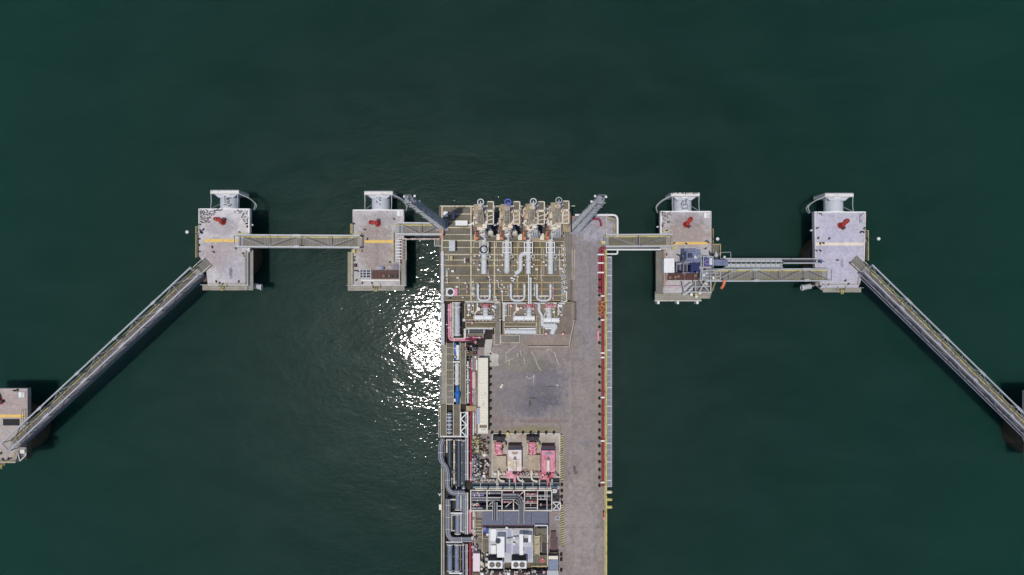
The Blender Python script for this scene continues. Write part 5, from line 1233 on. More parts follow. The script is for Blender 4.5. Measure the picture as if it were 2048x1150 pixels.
t = thing('pink_barrel', 'small pink drum at the right end of the trench', 'drum', P(1116,975)); MB().cyl(P(1116,975,.03), P(1116,975,.9), .3, n=14).build('shell', 'pinkbase', t, True); MB().ring(P(1116,975,.9), .28, .04, 'z', 14, 4).build('rim', 'white', t)
# ================================================================== WHITE PIPE RACK
M['rackwhite'] = paint('weathered_rack_white', (208,202,190), (140,122,104), .6, 1.1)
h = 3.4
t = thing('pipe_rack', 'white steel pipe rack frame spanning the jetty below the red pumps', 'pipe rack', P(1020,1000))
vxs = [941.5, 974, 1004, 1027, 1049, 1075, 1103.5]
for i, y in enumerate((980.5, 1021)): MB().bar(P(941,y,h), P(1104,y,h), .22).build('main_beam', 'rackwhite', t)
for i, x in enumerate(vxs): MB().bar(P(x,981.6,h-.002), P(x,1019.9,h-.002), .19).build('cross_beam', 'rackwhite', t)
for (a, b) in (((942.6,1008),(958,1008)),((976,995),(1002,995)),((976,1012),(1002,1012)),((1050,1015.5),(1074,1015.5)),((1050,1006),(1074,1006)),((1076,998.5),(1094,998.5)),((1094,982),(1094,1020)),((1090,982),(1090,998)),((943,1016),(965,1016))): MB().bar(P(*a,h-.1), P(*b,h-.1), .12).build('stringer', 'offwhite', t)
for (a, b) in (((1011,1014),(1022,1004)),((1029,1003),(1036,1009)),((1040,990),(1048,982)),((979,1009),(988,1001)),((946,1012),(955,1006))): MB().bar(P(*a,h-.05), P(*b,h-.05), .14).build('brace', 'rackwhite', t)
for x in vxs:
    for y in (980.5, 1021): MB().bar(P(x,y,.0), P(x,y,h-.14), .22).build('column', 'white', t)
for (x0,y0,x1,y1) in ((1104.8,979,1113,985),(1105,1004,1121,1020)):
    for p, q in (((x0,y0),(x1,y0)),((x1,y0),(x1,y1)),((x0,y1),(x1,y1)),((x0,y0),(x1,y1)),((x0,y1),(x1,y0))): MB().bar(P(*p,h-.3), P(*q,h-.3), .14).build('side_bracket', 'white', t)
for i, (y, r, m, x0, x1, hh) in enumerate(((986,.2,'galv_d',944,1002,2.4),(990,.22,'purple',944,968,2.6),(1000,.18,'galv_d',944,1000,2.3),(988,.13,'brightred',1051,1073,2.3),(992,.15,'galv',1051,1100,2.2),(996,.13,'rustred',1051,1102,2.3),(1009,.2,'rustred',1051,1102,1.5),(1013,.26,'teal',944,1102,1.4),(1003,.13,'brightred',1051,1073,2.0),(985,.12,'red',1006,1046,2.2),(1004,.12,'pink',1006,1024,2.2),(1018,.3,'teal',944,1102,1.6),(1011,.12,'brightred',944,960,2.4))):
    pipeline('rack_pipe', ['grey pipe','violet pipe','dull pipe','bright red pipe','galvanised pipe','dark red pipe','lower dark red pipe','long teal pipe','second bright red pipe','thin red pipe','thin pink pipe','thick teal pipe','short bright red pipe'][i]+' '+['across the two left bays','in the leftmost bay','below the violet pipe','at the top of the fifth bay','under the top of the right bays','just under the galvanised pipe','in the shadow of the right bays','low along the whole rack','in the middle of the fifth bay','behind the cable tray bend','under the tray in the third bay','along the bottom beam','at the lower left corner'][i]+' of the white rack', 'pipe', m, r, [(x0,y,hh),(x1,y,hh)], (.2,.6), 'pipes carried in the white rack')
MB().px(944, 979, 1119, 1022, .004, .02).build('dark_strip', 'dark', J)  # flat dark strip below the pipe rack
M['traydark'] = paint('dark_grey_cable_tray', (92,98,106), (70,70,78), .4, 1.0, .5, .3)
def bigtray(lab, pts_, w, h_, nm='traydark'):
    W = [P(x, y, h_) for x, y in pts_]; t = thing('cable_tray', lab, 'cable tray', W[0], group='cable trays')
    for i in range(len(W)-1):
        d = (W[i+1]-W[i]).normalized(); a = W[i]-d*(0 if not i else -w*.0); b = W[i+1]
        s = d.cross(Vector((0,0,1)))
        MB().bar(a, b, w, .1).build('tray_bed', nm, t)
        for k in (-1, 1): MB().bar(a+s*k*w*.5+Vector((0,0,.1)), b+s*k*w*.5+Vector((0,0,.1)), .08, .28).build('side_rail', 'galv', t)
        for k in range(4): MB().cyl(a+s*(k-1.5)*w*.2+Vector((0,0,.12)), b+s*(k-1.5)*w*.2+Vector((0,0,.12)), .07, n=6).build('cable', 'black' if k % 2 else 'galv_d', t)
    return t
bigtray('dark cable tray bending across the right half of the white rack onto the slate roof', [(1004,993),(1033,993),(1038,995.5),(1041.5,1000),(1043,1006),(1043,1046)], 1.0, h+.35)
bigtray('dark cable tray dropping from the white rack onto the left part of the slate roof', [(990,1004),(990,1040)], .9, h+.36)
bigtray('grey cable tray across the two left bays of the white rack', [(944,997),(1000,997)], .5, h-.5, 'galv_d')
# ================================================================== SWITCH ROOM (slate roof)
t = thing('switch_room', 'low building with a wide slate blue metal roof below the pipe rack', 'building', P(1030,1037))
h = 3.0
MB().px(966.5, 1025, 1095, 1048.5, .005, h-.05).build('wall', 'roof_grey', t)
rf = MB().px(965, 1023.5, 1096.5, 1050, h-.048, h+.1).build('roof', 'roof', t)
for x in (1007, 1063): MB().px(x-.4, 1024, x+.4, 1049.6, h+.101, h+.15).build('roof_seam', 'navy', rf)
MB().px(964, 1050.2, 1066, 1052.2, h-.3, h+.02).build('gutter', 'rustred', t)
# rooms behind: MCC building with HVAC
t = thing('control_building', 'low service building with pale grey patchwork roof at the bottom of the photo', 'building', P(1020,1090))
MB().px(978, 1057, 1066, 1124, .005, 3.0).build('wall', 'offwhite', t)
MB().px(977.4, 1059, 1066, 1125, 3.003, 3.12).build('roof', 'roof_grey', t)
MB().px(981, 1058, 992, 1082, 3.121, 3.16).build('roof_panel', 'white', t)
MB().px(994, 1059, 1014, 1066, 3.121, 3.17).build('roof_panel', 'roof_grey', t)
MB().px(1012.5, 1088, 1037, 1106, 3.121, 3.2).build('roof_panel', 'roof_blue', t)
MB().px(1015, 1060, 1024, 1076, 3.121, 3.15).build('roof_panel', 'roof_blue', t)
MB().px(1023.6, 1058, 1024.8, 1106, 3.2, 3.26).build('roof_seam', 'white', t)
MB().px(1012, 1106.5, 1024, 1119, 3.121, 3.14).build('roof_panel', 'galv', t)
MB().px(1050, 1094, 1064, 1128, 1.2, 3.14).build('side_roof', 'bluemach2', t) if 'bluemach2' in M else MB().px(1050, 1094, 1063.5, 1118, 3.121, 3.16).build('roof_panel', 'roof_blue', t)
def duct(lab, rects, hh, extra=None):
    t = thing('air_duct', lab, 'air duct', P(rects[0][0], rects[0][1]), group='roof air ducts')
    for i, r in enumerate(rects): MB().px(*r, 3.125, hh+.004*i).build('duct_section', 'roof_grey' if i % 2 else 'white', t)
    if extra: extra(t)
duct('tall pale air duct with a dark round fan at its left, service building roof', [(994,1073.5,1009,1115)], 5.3, lambda t: MB().cyl(P(996,1082,3.2), P(996,1082,5.6), .5, n=18).build('fan', 'teal', t, True))
duct('l shaped white air duct with a square dark opening on the right of the roof', [(1039,1068.5,1046.4,1110),(1046.5,1085,1063,1094),(1056.5,1070,1063,1084.9),(1046.5,1069,1056.4,1071.5)], 5.0)
duct('short cream air duct at the left of the service building roof', [(982,1091,992,1108)], 3.7)
for i, (x, y) in enumerate(((1013.5,1056),(1028,1076),(1028,1088))):
    t = thing('roof_vent', ['white round roof vent nearest the slate roof','middle white round roof vent','lowest white round roof vent'][i], 'vent', P(x,y), group='white round roof vents')
    MB().cyl(P(x,y,3.05), P(x,y,3.6), .16, n=10).build('stack', 'galv', t, True); MB().ball(P(x,y,3.7), .27, .6, 12, 6).build('cowl', 'white', t, True)
pipeline('roof_pipe', 'grey lagged pipe crossing the service building roof', 'pipe', 'galv', .22, [(1013,1079,3.5),(1037,1074,3.5)], (.1,.6))
# air conditioners
def ac(lab, x0, y0, x1, y1):
    t = thing('air_conditioner', lab, 'air conditioner', P((x0+x1)/2, (y0+y1)/2), group='twin fan air conditioners')
    hh = 5.9
    MB().px(x0, y0, x1, y1, 3.3, hh).build('casing', 'white', t)
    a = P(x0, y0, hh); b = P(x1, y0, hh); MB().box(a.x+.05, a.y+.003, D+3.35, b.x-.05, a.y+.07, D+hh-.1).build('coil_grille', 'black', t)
    for k in (-1, 1):
        c = P((x0+x1)/2+k*6.2, (y0+y1)/2, hh)
        MB().cyl(c+Vector((0,0,.002)), c+Vector((0,0,.03)), .5, n=24).build('fan_opening', 'black', t)
        MB().ring(c+Vector((0,0,.06)), .5, .05, 'z', 24, 5).build('fan_ring', 'galv', t, True)
        f = MB()
        for a in range(5):
            u = a*2*math.pi/5; f.add([c+Vector((0,0,.05)), c+Vector((math.cos(u)*.42, math.sin(u)*.42, .05)), c+Vector((math.cos(u+.5)*.42, math.sin(u+.5)*.42, .09))], [(0,1,2)])
        f.cyl(c+Vector((0,0,.04)), c+Vector((0,0,.1)), .1, n=8)
        f.build('fan_blades', 'rustpanel', t)
    for k in (x0+2, x1-4): MB().px(k, y0+2, k+2, y1-2, 3.13, 3.3).build('foot', 'galv', t)
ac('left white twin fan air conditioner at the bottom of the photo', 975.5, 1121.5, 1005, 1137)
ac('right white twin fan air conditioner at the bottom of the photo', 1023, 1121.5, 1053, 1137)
# stair platform
t = thing('stair_platform', 'olive grating platform with yellow railed stairs right of the service building', 'stairs', P(1080,1090))
MB().px(1071, 1057, 1094, 1070, 3.0, 3.1).build('upper_grating', 'olive', t)
MB().px(1083, 1070.5, 1094, 1085, 3.0, 3.1).build('upper_grating', 'olive_dark', t)
MB().px(1066.5, 1110, 1094, 1131, 1.0, 1.1).build('lower_grating', 'olive', t)
MB().px(1084, 1085.5, 1093, 1109.5, .3, .5).build('pit_cover', 'dark', t)
for j in range(13):
    y = 1072+j*2.9; MB().px(1068.5, y, 1078, y+2.1, 2.85-j*.14, 2.92-j*.14).build('tread', 'tan', t)
for x in (1068, 1078.5): MB().bar(P(x,1070,3.8), P(x,1112,2.1), .13).build('stair_rail', 'yellow', t)
for a, b, m in (((1070,1051),(1095,1051),'white'),((1095,1051),(1095,1086),'white'),((1095,1088),(1095,1132),'cream'),((1063,1132.5),(1095,1132.5),'yellow'),((1064.8,1058),(1066,1110),'cream'),((1078,1072),(1081,1072),'yellow')):
    MB().bar(P(*a,3.9 if b[1] < 1090 else 2.0), P(*b,3.9 if b[1] < 1090 else 2.0), .15).build('rail', m, t)
    for u in (0,.5,1): q = P(a[0]+(b[0]-a[0])*u, a[1]+(b[1]-a[1])*u, 3.9 if b[1] < 1090 else 2.0); MB().bar((q.x,q.y,D+.01), q, .1).build('post', m, t)
t = thing('lifebuoy', 'round pink red lifebuoy hanging on the stair platform', 'lifebuoy', P(1085,1121)); MB().ring(P(1085,1121,1.35), .33, .13, 'z', 20, 8).build('ring', 'lifebuoy', t, True) if 'lifebuoy' in M else MB().ring(P(1085,1121,1.35), .3, .15, 'z', 20, 8).build('ring', 'hook', t, True)
MB().bar(P(1085,1121,1.1), P(1085,1116,1.4), .1).build('hanger', 'white', t)
# cabinets and boxes bottom
cabinet('transformer_box', 'grey cabinet with a cream top edge at the bottom right of the buildings', (1096.5,1119,1116.5,1140), .005, 3.0, 'bluegrey2')
cabinet('transformer_box', 'flat grey cabinet cut by the bottom photo edge', (1094,1141,1117,1160), .005, 2.5, 'galv')
t = thing('canopy', 'narrow cream canopy edge above the grey cabinet', 'canopy', P(1106,1114)); MB().px(1097, 1112, 1116, 1118.6, 2.9, 3.1).build('sheet', 'cream', t)
for x in (1098, 1115): MB().bar(P(x,1117,.01), P(x,1117,2.88), .12).build('post', 'galv', t)
t = thing('transformer', 'dark maroon stepped machine between the stairs and the striped kerb', 'machine', P(1108,1085))
MB().px(1102, 1063, 1112, 1076, .005, .6).build('upper_block', 'brownpaint', t); MB().px(1101, 1076.2, 1115, 1105, .005, .5).build('lower_block', 'brownpaint', t); MB().px(1100, 1105.3, 1114, 1108, .005, .3).build('step', 'tan2', t)
t = thing('manhole', 'square blue grey hatch beside the lower striped kerb', 'hatch', P(1115,1035)); MB().px(1111, 1032, 1119, 1040, .004, .12).build('frame', 'galv', t); MB().px(1112.5, 1033.5, 1117.5, 1038.5, .121, .16).build('cover', 'roof', t)
# left bottom group: steps, boxes, grating
MB().px(951, 1038, 963, 1085, .004, .3).build('grating_panel', 'olive', J)
for j in range(6): MB().px(951, 1041+j*6.5, 963, 1042.2+j*6.5, .302, .4).build('cross_beam', 'tan', J)
MB().px(965, 1078, 978, 1104, .3, .9).build('grating_panel', 'olive', J)
MB().px(965, 1076, 978, 1077.4, .9, 1.2).build('cross_beam', 'tan', J)
cabinet('equipment_box', 'tall pinkish white box left of the left air conditioner', (946,1107,960,1143), .005, 1.8, 'offpink')if 'offpink' in M else cabinet('equipment_box', 'tall pinkish white box left of the left air conditioner', (946,1107,960,1143), .005, 1.8, 'armpink')
t = thing('blue_machine', 'blue machine with a white cap in the shade below the slate roof', 'machine', P(972,1063))
MB().px(966, 1056, 980, 1066, .005, 1.5).build('body', 'bluedk', t); MB().px(965, 1055, 972, 1061, 1.501, 1.8).build('panel', 'purple', t); MB().ball(P(975,1069,1.4), .3, .8).build('cap', 'white', t, True); MB().px(966, 1067, 979, 1072, .005, .8).build('base', 'rustred', t)
for i, (x, y0, y1, m) in enumerate(((947,1022,1068,'cream'),(950,1022,1100,'tan'),(965,1056,1104,'tan'),(968,1086,1106,'purple'),(964,1108,1140,'tan'),(979,1060,1118,'tan'),(1008,1121,1160,'galv'),(953,1090,1106,'armpink'))):
    pipeline('yard_pipe', ['thin cream pipe beside the faded pink pipe','thin tan pipe left of the olive steps','thin tan pipe left of the olive grating','short violet pipe on the olive grating','tan pipe right of the pinkish box','thin tan pipe along the service building wall','grey pipe between the two air conditioners','short pinkish pipe above the pinkish box'][i], 'pipe', m, .13, [(x,y0,.7),(x,y1,.7)], (.1,.5,.9), 'small yard pipes', (.3,) if i in (0,4,6) else ())
random.seed(5)
for i in range(46):
    if i < 16: x, y = random.uniform(944,975), random.uniform(1108,1148)
    elif i < 34: x, y = random.uniform(978,1092), random.uniform(1140,1149)
    else: x, y = random.uniform(944,952), random.uniform(1060,1105)
    w = 'left of the air conditioners' if i < 16 else 'along the bottom photo edge' if i < 34 else 'left of the olive steps'
    t = thing('yard_valve', 'small valve post in the clutter '+w, 'valve', P(x, y), group='small valve posts '+w)
    r = random.uniform(.12,.28); hh = random.uniform(.8,1.8)
    MB().cyl(P(x,y,.005), P(x,y,hh), r, n=10).build('body', random.choice(['offwhite','tan','dark','pink','galv','cream','rustred']), t, True)
    if i % 2: MB().ring(P(x,y,hh+.1), r+.08, .05, 'z', 12, 4).build('handwheel', random.choice(['white','dark','cream']), t)
for i, (x0, x1, y, m) in enumerate(((946,1094,1142,'black'),(976,1006,1146,'rustred'),(1022,1060,1146,'rustred'),(990,1094,1149,'teal'),(958,976,1144,'white'),(1006,1022,1144,'white'),(1060,1090,1141,'galv'))):
    pipeline('yard_pipe', ['long black pipe below both air conditioners','dark red pipe below the left air conditioner','dark red pipe below the right air conditioner','long teal pipe at the very bottom','short white pipe left of the left air conditioner','short white pipe between the air conditioners','grey pipe below the stair platform'][i], 'pipe', m, .3 if m in ('black','rustred') else .15, [(x0,y,.8),(x1,y,.8)], (.2,.8), 'pipes along the bottom photo edge')
MB().px(944, 1105, 1094, 1160, .004, .03).build('dark_strip', 'dark_conc', J)
for i, (x, y) in enumerate(((983,1146),(1001,1146),(1032,1146),(1017,1149),(964,1149))):
    cabinet('pump_box', 'small pale pump box '+['under the left fan of the left air conditioner','under the right fan of the left air conditioner','under the right air conditioner','between the air conditioners at the photo edge','at the photo edge near the pinkish box'][i], (x-3,y-3,x+3,y+4), .005, 1.0, ['armpink','cream','armpink','white','white'][i], 'box')
# ================================================================== RIGHT EDGE
pipeline('red_pipe', 'outer one of two long red pipes down the right side of the road', 'pipe', 'red', .3, [(1200,503,.4),(1200,586,.4)], (.03,.3,.6,.95), None, (), 4.5)
pipeline('red_pipe', 'long red pipe beside the yellow rail, full length of the right road edge', 'pipe', 'red', .3, [(1206,500,.4),(1206,972,.4)], (.01,.1,.2,.3,.4,.5,.6,.7,.8,.9), None, (), 4.5)
pipeline('red_pipe', 'short red elbow joining the two red pipes at the top', 'pipe', 'red', .28, [(1200,502,.4),(1202,496,.4),(1212,495,.4)], (.1,), None, (), 0, .4)
for i, y in enumerate((509, 526, 545, 592, 640, 706, 715, 795, 882, 965)):
    t = thing('pipe_clamp', 'white clamp across the red pipes, '+ORD[i]+' from the top', 'clamp', P(1203,y), group='white clamps on the red pipes')
    xa = 1195 if i < 3 else 1201.5
    MB().px(xa, y-1.4, 1209 if i > 2 else 1208, y+1.4, .7, .8).build('strap', 'white', t); MB().px(xa, y-1.2, xa+1.5, y+1.2, .005, .7).build('foot', 'offwhite', t)
cabinet('hydrant_box', 'narrow pink red hydrant box beside the red pipe', (1194.5,661,1198.5,681), .005, .9, 'pink', 'box')
t = thing('valve_station', 'rust brown valve station with yellow gate on the red pipes', 'valve station', P(1203,617))
MB().px(1198, 604, 1210, 630, .005, .3).build('base', 'rust', t)
for x, y in ((1200,608),(1204,614),(1200,621),(1205,625),(1207,609)): v = MB().cyl(P(x,y,.3), P(x,y,1.5), .3, n=12).build('valve_body', 'rustred', t, True); MB().ring(P(x,y,1.6), .4, .08, 'z', 14, 5).build('handwheel', 'orange', v)
MB().px(1199, 603, 1209, 604.4, .9, 1.1).build('gate_rail', 'yellow', t); MB().px(1199, 629, 1209, 630.4, .9, 1.1).build('gate_rail', 'hook', t)
MB().px(1211, 606, 1214, 629, 1.3, 1.5).build('yellow_screen', 'yellow_d', t)
railing('long yellow handrail down the upper right edge of the jetty', [(1211.5,500),(1211.5,604)], 'yellow', 1.1, 1.9, .14)
railing('long yellow handrail down the middle right edge of the jetty beside the grey tray', [(1211.5,632),(1211.5,985)], 'yellow', 1.1, 1.9, .16)
railing('yellow handrail at the lower right edge of the jetty with open water beyond', [(1211.5,988),(1211.5,1160)], 'yellow', 1.1, 1.9, .18)
MB().px(1209, 500, 1213, 1300, .004, .16).build('edge_kerb', 'yellow_d', J)
M['traygrey'] = paint('outer_walkway_steel', (122,122,132), (86,84,90), .7, 1.6, .7)
def outer(y0, y1, lab):
    t = thing('outer_walkway', lab, 'walkway', P(1219,(y0+y1)/2), group='grey pipe walkways hung outside the right jetty edge')
    MB().px(1214, y0, 1223, y1, -.9, -.8).build('grating_panel', 'traygrey', t)
    for x, r, m in ((1216,.12,'galv'),(1218.2,.1,'purple'),(1220.4,.14,'galv')): MB().cyl(P(x,y0,-.5), P(x,y1,-.5), r, n=8).build('pipe', m, t, True)
    MB().bar(P(1223.4,y0,.1), P(1223.4,y1,.1), .1).build('rail', 'galv', t)
    n = int((y1-y0)/12)
    for j in range(n+1):
        y = y0+(y1-y0)*j/n; MB().bar(P(1214.2,y,-.35), P(1223.2,y,-.35), .13).build('hanger', 'galv' if j % 3 else 'white', t); MB().bar(P(1223.4,y,-.8), P(1223.4,y,.06), .08).build('post', 'galv', t)
outer(514, 700, 'upper grey pipe walkway outside the yellow rail'); outer(701, 973, 'lower grey pipe walkway outside the yellow rail')
for i, y in enumerate((984, 999, 1014)):
    t = thing('yellow_fender', 'stubby yellow bumper sticking out from the right edge, '+ORD[i]+' from the top', 'bumper', P(1218,y), group='yellow bumpers on the right jetty edge')
    MB().cyl(P(1214,y,-.4), P(1222,y,-.4), .3, n=14).build('body', 'yellow' if i else 'cream', t, True); MB().ball(P(1222,y,-.4), .3, 1, 12, 8).build('nose', 'yellow', t, True)
t = thing('red_locker', 'small dark red locker by the yellow rail near the bottom right', 'box', P(1208,1030)); MB().px(1206.5, 1024, 1209, 1034, .165, .9).build('body', 'hook', t); MB().px(1206.5, 1034.2, 1209, 1040, .165, .7).build('lid', 'pink', t)
# ================================================================== DOLPHIN EQUIPMENT
# D2: rust red folded gangway
t = thing('folded_gangway', 'rust red folded gangway lying across the bottom of the brown stained dolphin', 'gangway', P(762,552))
MB().px(743, 541, 799, 558, .3, .9).build('gangway_bed', 'rustred', t)
for y in (541.5, 547, 557.5): MB().bar(P(743,y,1.1), P(799,y,1.1), .12).build('side_rail', 'rustred' if y < 550 else 'rust', t)
for j in range(9): MB().bar(P(746+j*6.4,542,1.0), P(746+j*6.4,557,1.0), .1).build('rung', 'rust', t)
for j in range(6):
    x = 768+j*5; MB().box(P(x,552,1.0).x-.18, P(x,552,1).y-.3, D+.9, P(x,552,1).x+.2, P(x,552,1).y+.25, D+1.3).build('winch_part', random.choice(['rust','brightred','dark','rustred']), t)
MB().px(722, 559, 800, 561.4, .1, .7).build('pale_beam', 'white', t)
t = thing('gangway_ladder', 'pale grey ladder end of the folded gangway on the brown stained dolphin', 'ladder', P(731,548))
for y in (539.5, 544.5, 550, 555.5): MB().bar(P(720,y,.6), P(742,y,.6), .13).build('rail', 'galv', t)
for x in (720, 726, 733, 741.5): MB().bar(P(x,539,.62), P(x,556,.62), .14).build('rung', 'galv', t)
MB().px(721, 540, 741, 555, .01, .1).build('base_plate', 'navy', t)
t = thing('winch', 'small grey blue winch above the folded gangway', 'winch', P(760,536))
MB().px(754, 532, 767, 540, .005, .4).build('base', 'roof_blue', t); MB().cyl(P(757,536,.7), P(764,536,.7), .3, n=12).build('drum', 'galv', t, True); MB().px(764.5, 534, 767, 539, .4, 1.0).build('motor', 'purple', t)
cabinet('valve_box', 'small dark red box at the left edge of the brown stained dolphin', (707,527,712,534), .01, .9, 'rustred', 'box')
cabinet('valve_box', 'small pale yellow box below the left catwalk gate of the brown stained dolphin', (703,499,710,506), .01, .9, 'yellow_d', 'box')
t = thing('sheltered_frame', 'pale railed frame over the right side of the brown stained dolphin', 'frame', P(798,495))
for a, b in (((792,477),(812,477)),((812,477),(812,520)),((804,481),(804,519)),((792,477),(792,519))): MB().bar(P(*a,2.4), P(*b,2.4), .12).build('rail', 'offwhite', t)
for a in ((792,477),(812,477),(812,520),(792,519)): MB().bar(P(*a,.0), P(*a,2.34), .1).build('post', 'offwhite', t)
for j in range(7): MB().bar(P(792,481+j*6,2.36), P(803,481+j*6,2.36), .14).build('slat', 'white', t)
# D3 gangway tower
t = thing('gangway_tower', 'blue grey gangway tower with machinery and open frame on the dolphin right of the jetty', 'gangway tower', P(1385,530))
H_ = 8.5
for a in ((1366,512),(1394,512),(1366,545),(1394,545)): MB().bar(P(*a,0), P(*a,H_), .28).build('leg', 'bluemach', t)
MB().px(1369, 498, 1401, 524, H_-3.0, H_-2.85).build('platform', 'bluemach', t)
MB().px(1373, 503, 1394, 520, H_-2.84, H_-1.2).build('machinery_housing', 'bluemach', t)
MB().px(1377, 506, 1385, 515, H_-1.19, H_-.6).build('winch_drum', 'navy', t); MB().cyl(P(1391,511,H_-.6), P(1391,517,H_-.6), .35, n=14).build('motor', 'bluegrey', t, True)
MB().px(1382, 526, 1399, 545, 3.0, 5.2).build('control_cabin', 'cabinblue', t) if 'cabinblue' in M else MB().px(1383, 526, 1398, 544, 3.0, 5.2).build('control_cabin', 'bluedk2', t)
MB().px(1352, 524, 1382, 544.5, 1.8, 2.0).build('lower_platform', 'navy', t)
for j in range(5): MB().bar(P(1353+j*7,524,2.2), P(1353+j*7,544,2.2), .16).build('platform_beam', 'galv_d', t)
MB().bar(P(1353,528,3.0), P(1384,524,3.4), .3).bar(P(1384,524,3.4), P(1386,524,3.4), .3).build('boom', 'galv_d', t)
for y in (512, 528, 545): MB().bar(P(1366,y,H_-4), P(1394,y,H_-4), .16).build('cross_beam', 'bluemach', t)
for a, b in (((1366,512,1),(1394,512,5)),((1366,545,1),(1394,545,5)),((1366,512,5),(1366,545,1))): MB().bar(P(*a), P(*b), .14).build('brace', 'galv_d', t)
for a, b in (((1402,508),(1402,545)),((1402,508),(1412,508)),((1395,512),(1402,512)),((1405,520),(1405,560))): MB().bar(P(*a,6.0), P(*b,6.0), .16).build('handrail', 'galv', t)
t = thing('white_cabin', 'plain white cabin on the left of the dark gangway machinery', 'cabin', P(1338,532)); MB().px(1328.5, 517, 1348, 545, .01, 2.5).build('body', 'white', t); MB().px(1328, 516.5, 1348.5, 545.5, 2.503, 2.6).build('roof', 'white', t)
a = P(1338,546,1.2); MB().box(a.x-.4, a.y+.0, D+.1, a.x+.5, a.y+.05, D+2.1).build('door', 'galv', t)
MB().tube([P(1334,546,2.7), P(1334,556,1.5), P(1333,562,.3)], .12, 8).build('hose', 'offwhite', t, True)
t = thing('rust_red_beam', 'dark red brown folded gangway lying below the blue machinery', 'gangway', P(1368,552))
MB().px(1336, 545.6, 1397, 560, 2.1, 2.7).build('gangway_bed', 'rustred', t)
for y in (546.5, 553, 559.5): MB().bar(P(1337,y,2.9), P(1396,y,2.9), .14).build('side_rail', 'rustred', t)
for x, y in ((1340,555),(1351,554),(1357,553),(1369,548),(1391,551)): MB().cyl(P(x,y,2.7), P(x,y,3.2), .28, n=12).build('roller', 'rust', t, True)
for x in (1351, 1369, 1389): MB().bar(P(x,552,3.1), P(x,560,3.1), .12).build('cross_strap', 'rust', t)
for x in (1342, 1390): MB().px(x, 548, x+3, 558, .005, 2.1).build('support', 'dark', t)
t = thing('basket_frame', 'galvanised railed basket at the left end of the right catwalk', 'frame', P(1420,552))
for a, b in (((1401,541),(1441,541)),((1401,560),(1441,560)),((1401,541),(1401,560)),((1421,541),(1421,560)),((1401,553),(1441,553)),((1407,546),(1436,546)),((1441,541),(1441,560)),((1431,541),(1431,560))): MB().bar(P(*a,5.2), P(*b,5.2), .14).build('rail', 'galv', t)
MB().px(1402, 542, 1420, 559, 4.2, 4.3).build('floor', 'galv_d', t)
for x, y in ((1401,541),(1401,560),(1421,541),(1421,560)): MB().bar(P(x,y,.0 if x < 1422 else .3), P(x,y,5.1), .14).build('post', 'galv', t)
for x, y in ((1408,550),(1413,546),(1427,556)): MB().cyl(P(x,y,4.3), P(x,y,4.8), .2, n=10).build('roller', 'white', t, True)
t = thing('purple_hoist', 'blue violet hoist with white pulley between tower and telescopic gangway', 'hoist', P(1416,520))
MB().px(1409, 515, 1424, 533, 5.0, 6.2).build('housing', 'navyviolet', t) if 'navyviolet' in M else MB().px(1409, 515, 1424, 533, 5.0, 6.2).build('housing', 'navy', t)
MB().px(1419, 516, 1424.5, 530, 6.201, 6.6).build('pulley_box', 'bluegrey', t); MB().ring(P(1414,524,6.4), .4, .12, 'z', 16, 6).build('pulley', 'purple', t, True)
for a, b in (((1407,513),(1426,513)),((1407,513),(1407,535)),((1426,513),(1426,535))): MB().bar(P(*a,7.0), P(*b,7.0), .13).build('rail', 'galv', t)
for x, y in ((1408,514),(1425,514),(1408,534)): MB().bar(P(x,y,0), P(x,y,6.95), .13).build('leg', 'galv', t)
# telescopic gangway between D3 and D4
t = thing('telescopic_gangway', 'silver telescopic gangway reaching from the tower to the far right dolphin', 'gangway', P(1500,525))
hg = 3.2
def zg(x): return hg
MB().px(1425, 519, 1456, 531, 4.0, 4.15).build('root_section', 'bluemach', t)
for y in (517.5, 523, 528.5, 534): MB().bar(P(1450,y,hg), P(1565,y,hg), .22, .3).build('chord', 'galv', t)
MB().px(1455, 519, 1564, 523, hg-.2, hg-.1).build('inner_deck', 'silverdeck', t) if 'silverdeck' in M else MB().px(1455, 519, 1564, 522.6, hg-.2, hg-.1).build('inner_deck', 'roof_grey', t)
MB().px(1455, 529, 1564, 533.6, hg-.2, hg-.1).build('outer_deck', 'roof_grey', t)
for j in range(12): MB().bar(P(1452+j*10,517.5,hg+.2), P(1452+j*10,534,hg+.2), .1).build('cross_bar', 'galv', t)
for y in (517.5, 526.5): MB().bar(P(1566,y,hg-.3), P(1640,y,hg-.3), .18, .3).build('sliding_chord', 'galv', t)
for j in range(16): MB().bar(P(1568+j*4.2,519,hg-.35), P(1568+j*4.2,525.5,hg-.35), .2, .12).build('sliding_rung', 'dark', t)
for y in (519.6, 525): MB().bar(P(1566,y,hg-.25), P(1636,y,hg-.25), .08).build('rung_rail', 'galv_d', t)
MB().bar(P(1638,520,hg-.3), P(1648,523,.2), .16).build('foot_strut', 'bluemach', t)
MB().cyl(P(1641,519,.25), P(1641,527,.25), .25, n=12).build('roller', 'bluedk', t, True)
MB().bar(P(1440,556,1.2), P(1478,537,hg), .14).build('stay', 'galv', t); MB().bar(P(1440,541,1.2), P(1450,534,hg), .14).build('stay', 'galv', t)
t = thing('mesh_cage', 'airy galvanised cage platform above the telescopic gangway', 'cage', P(1450,510))
for z in (4.2, 5.3):
    for a, b in (((1440,505),(1461,504)),((1461,504),(1462,516)),((1462,516),(1441,517)),((1441,517),(1440,505))): MB().bar(P(*a,z), P(*b,z), .08).build('hoop', 'galv', t)
for x, y in ((1440,505),(1450,504.5),(1461,504),(1462,516),(1450,516.5),(1441,517)): MB().bar(P(x,y,3.2), P(x,y,5.3), .07).build('post', 'galv', t)
MB().ball(P(1449,514,4.3), .25, 1).build('lamp', 'white', t, True)
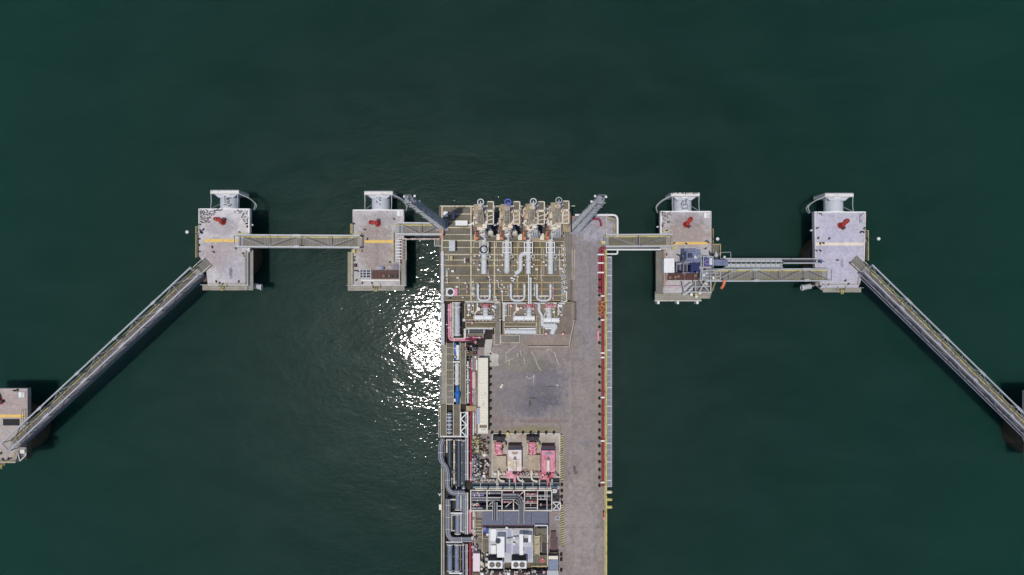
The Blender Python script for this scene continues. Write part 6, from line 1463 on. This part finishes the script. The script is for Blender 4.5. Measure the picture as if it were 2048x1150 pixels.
t = thing('cone_mast', 'pale cone shaped mast cap beside the olive corner platform', 'mast', P(1433,512)); MB().cyl(P(1432,514,0), P(1432,510,6), .5, .35, 14).build('cone', 'galv', t, True); MB().cyl(P(1432,510,6), P(1432,503,7.5), .3, .06, 12).build('tip', 'white', t, True)
# orange windsock
t = thing('windsock', 'orange windsock hanging off the catwalk right of the gangway machinery dolphin', 'windsock', P(1449,559))
MB().cyl(P(1449,559,.5), P(1449,559,3.2), .05, n=8).build('pole', 'galv', t)
MB().tube([P(1449,560,3.1), P(1448.5,566,2.9), P(1446,572,2.3), P(1443,576,1.6)], .26, 12).build('sock', 'sock', t, True); MB().ring(P(1449,559.6,3.1), .27, .04, 'y', 16, 5).build('hoop', 'galv', t)
# crumpled frame at the bottom of D3
t = thing('collapsed_frame', 'tangle of bent grey frames at the bottom of the gangway machinery dolphin', 'frame', P(1395,575))
for a, b in (((1366,564,3),(1370,592,2)),((1371,576,2.5),(1385,566,3)),((1376,584,2.4),(1388,572,2.8)),((1390,562,3),(1391,584,2.5)),((1378,584,2.6),(1412,584,2.6)),((1386,574,2),(1421,572,2)),((1400,562,2.2),(1418,584,2)),((1412,562,2.5),(1398,584,2.2)),((1368,590,2.2),(1384,578,2.6)),((1421,562,2),(1421,584,2))): MB().bar(P(*a), P(*b), .2).build('bent_bar', 'galv', t)
MB().px(1389, 563, 1424, 584, .6, .75).build('floor_sheet', 'grey_grate', t)
for x, y, m in ((1368,588,'white'),(1383,589,'white'),(1392,589,'yellow_d'),(1393,593,'cream'),(1400,586,'cream'),(1413,568,'offwhite'),(1408,576,'dark')): MB().cyl(P(x,y,.2), P(x,y,1.4), .27, n=12).build('counterweight_pot', m, t, True)
cabinet('valve_box', 'small pale round topped box above the white cabin on the gangway dolphin', (1344,492,1352,499), .01, .8, 'yellow_d', 'box')
cabinet('valve_box', 'small cream box at the mooring dolphin corner, left photo edge', (40,899,49,907), -.3, .6, 'cream', 'box')
# patrol of extra sheds on D5
t = thing('boat_frame', 'grey framed corner basket below the left diagonal catwalk end', 'frame', P(47,908))
for a, b in (((38,896),(52,896)),((52,896),(52,910)),((52,910),(40,922)),((40,922),(36,905))): MB().bar(P(*a,0), P(*b,0), .16).build('rail', 'offwhite', t)
MB().px(38, 898, 52, 912, -.9, -.8).build('floor', 'galv_d', t)
# ================================================================== CAMERA, LIGHT
cam = bpy.data.cameras.new('camera'); co = bpy.data.objects.new('camera', cam); C.objects.link(co)
cam.sensor_width = 36; cam.lens = 36*F/2048; cam.clip_end = 8000; cam.clip_start = 1
co.location = (0, 0, HC); co.rotation_euler = (0, 0, 0); S.camera = co
zen = R(7.8); sd = Vector((-.82*math.sin(zen), -.572*math.sin(zen), math.cos(zen)))
sun = bpy.data.lights.new('sun', 'SUN'); sun.energy = 2.65; sun.angle = R(.53); sun.color = (1, .945, .875)
so = bpy.data.objects.new('sun', sun); C.objects.link(so); so.rotation_euler = sd.to_track_quat('Z', 'Y').to_euler(); so.location = (0,0,200)
w = bpy.data.worlds.new('World'); S.world = w; w.use_nodes = True
sk = w.node_tree.nodes.new('ShaderNodeTexSky'); sk.sky_type = 'NISHITA'; sk.sun_disc = False
sk.sun_elevation = math.pi/2-zen; sk.sun_rotation = math.atan2(sd.x, sd.y)
bg = w.node_tree.nodes['Background']; bg.inputs['Strength'].default_value = .095
w.node_tree.links.new(sk.outputs[0], bg.inputs['Color'])
S.view_settings.view_transform = 'Standard'; S.view_settings.look = 'None'; S.view_settings.exposure = 0
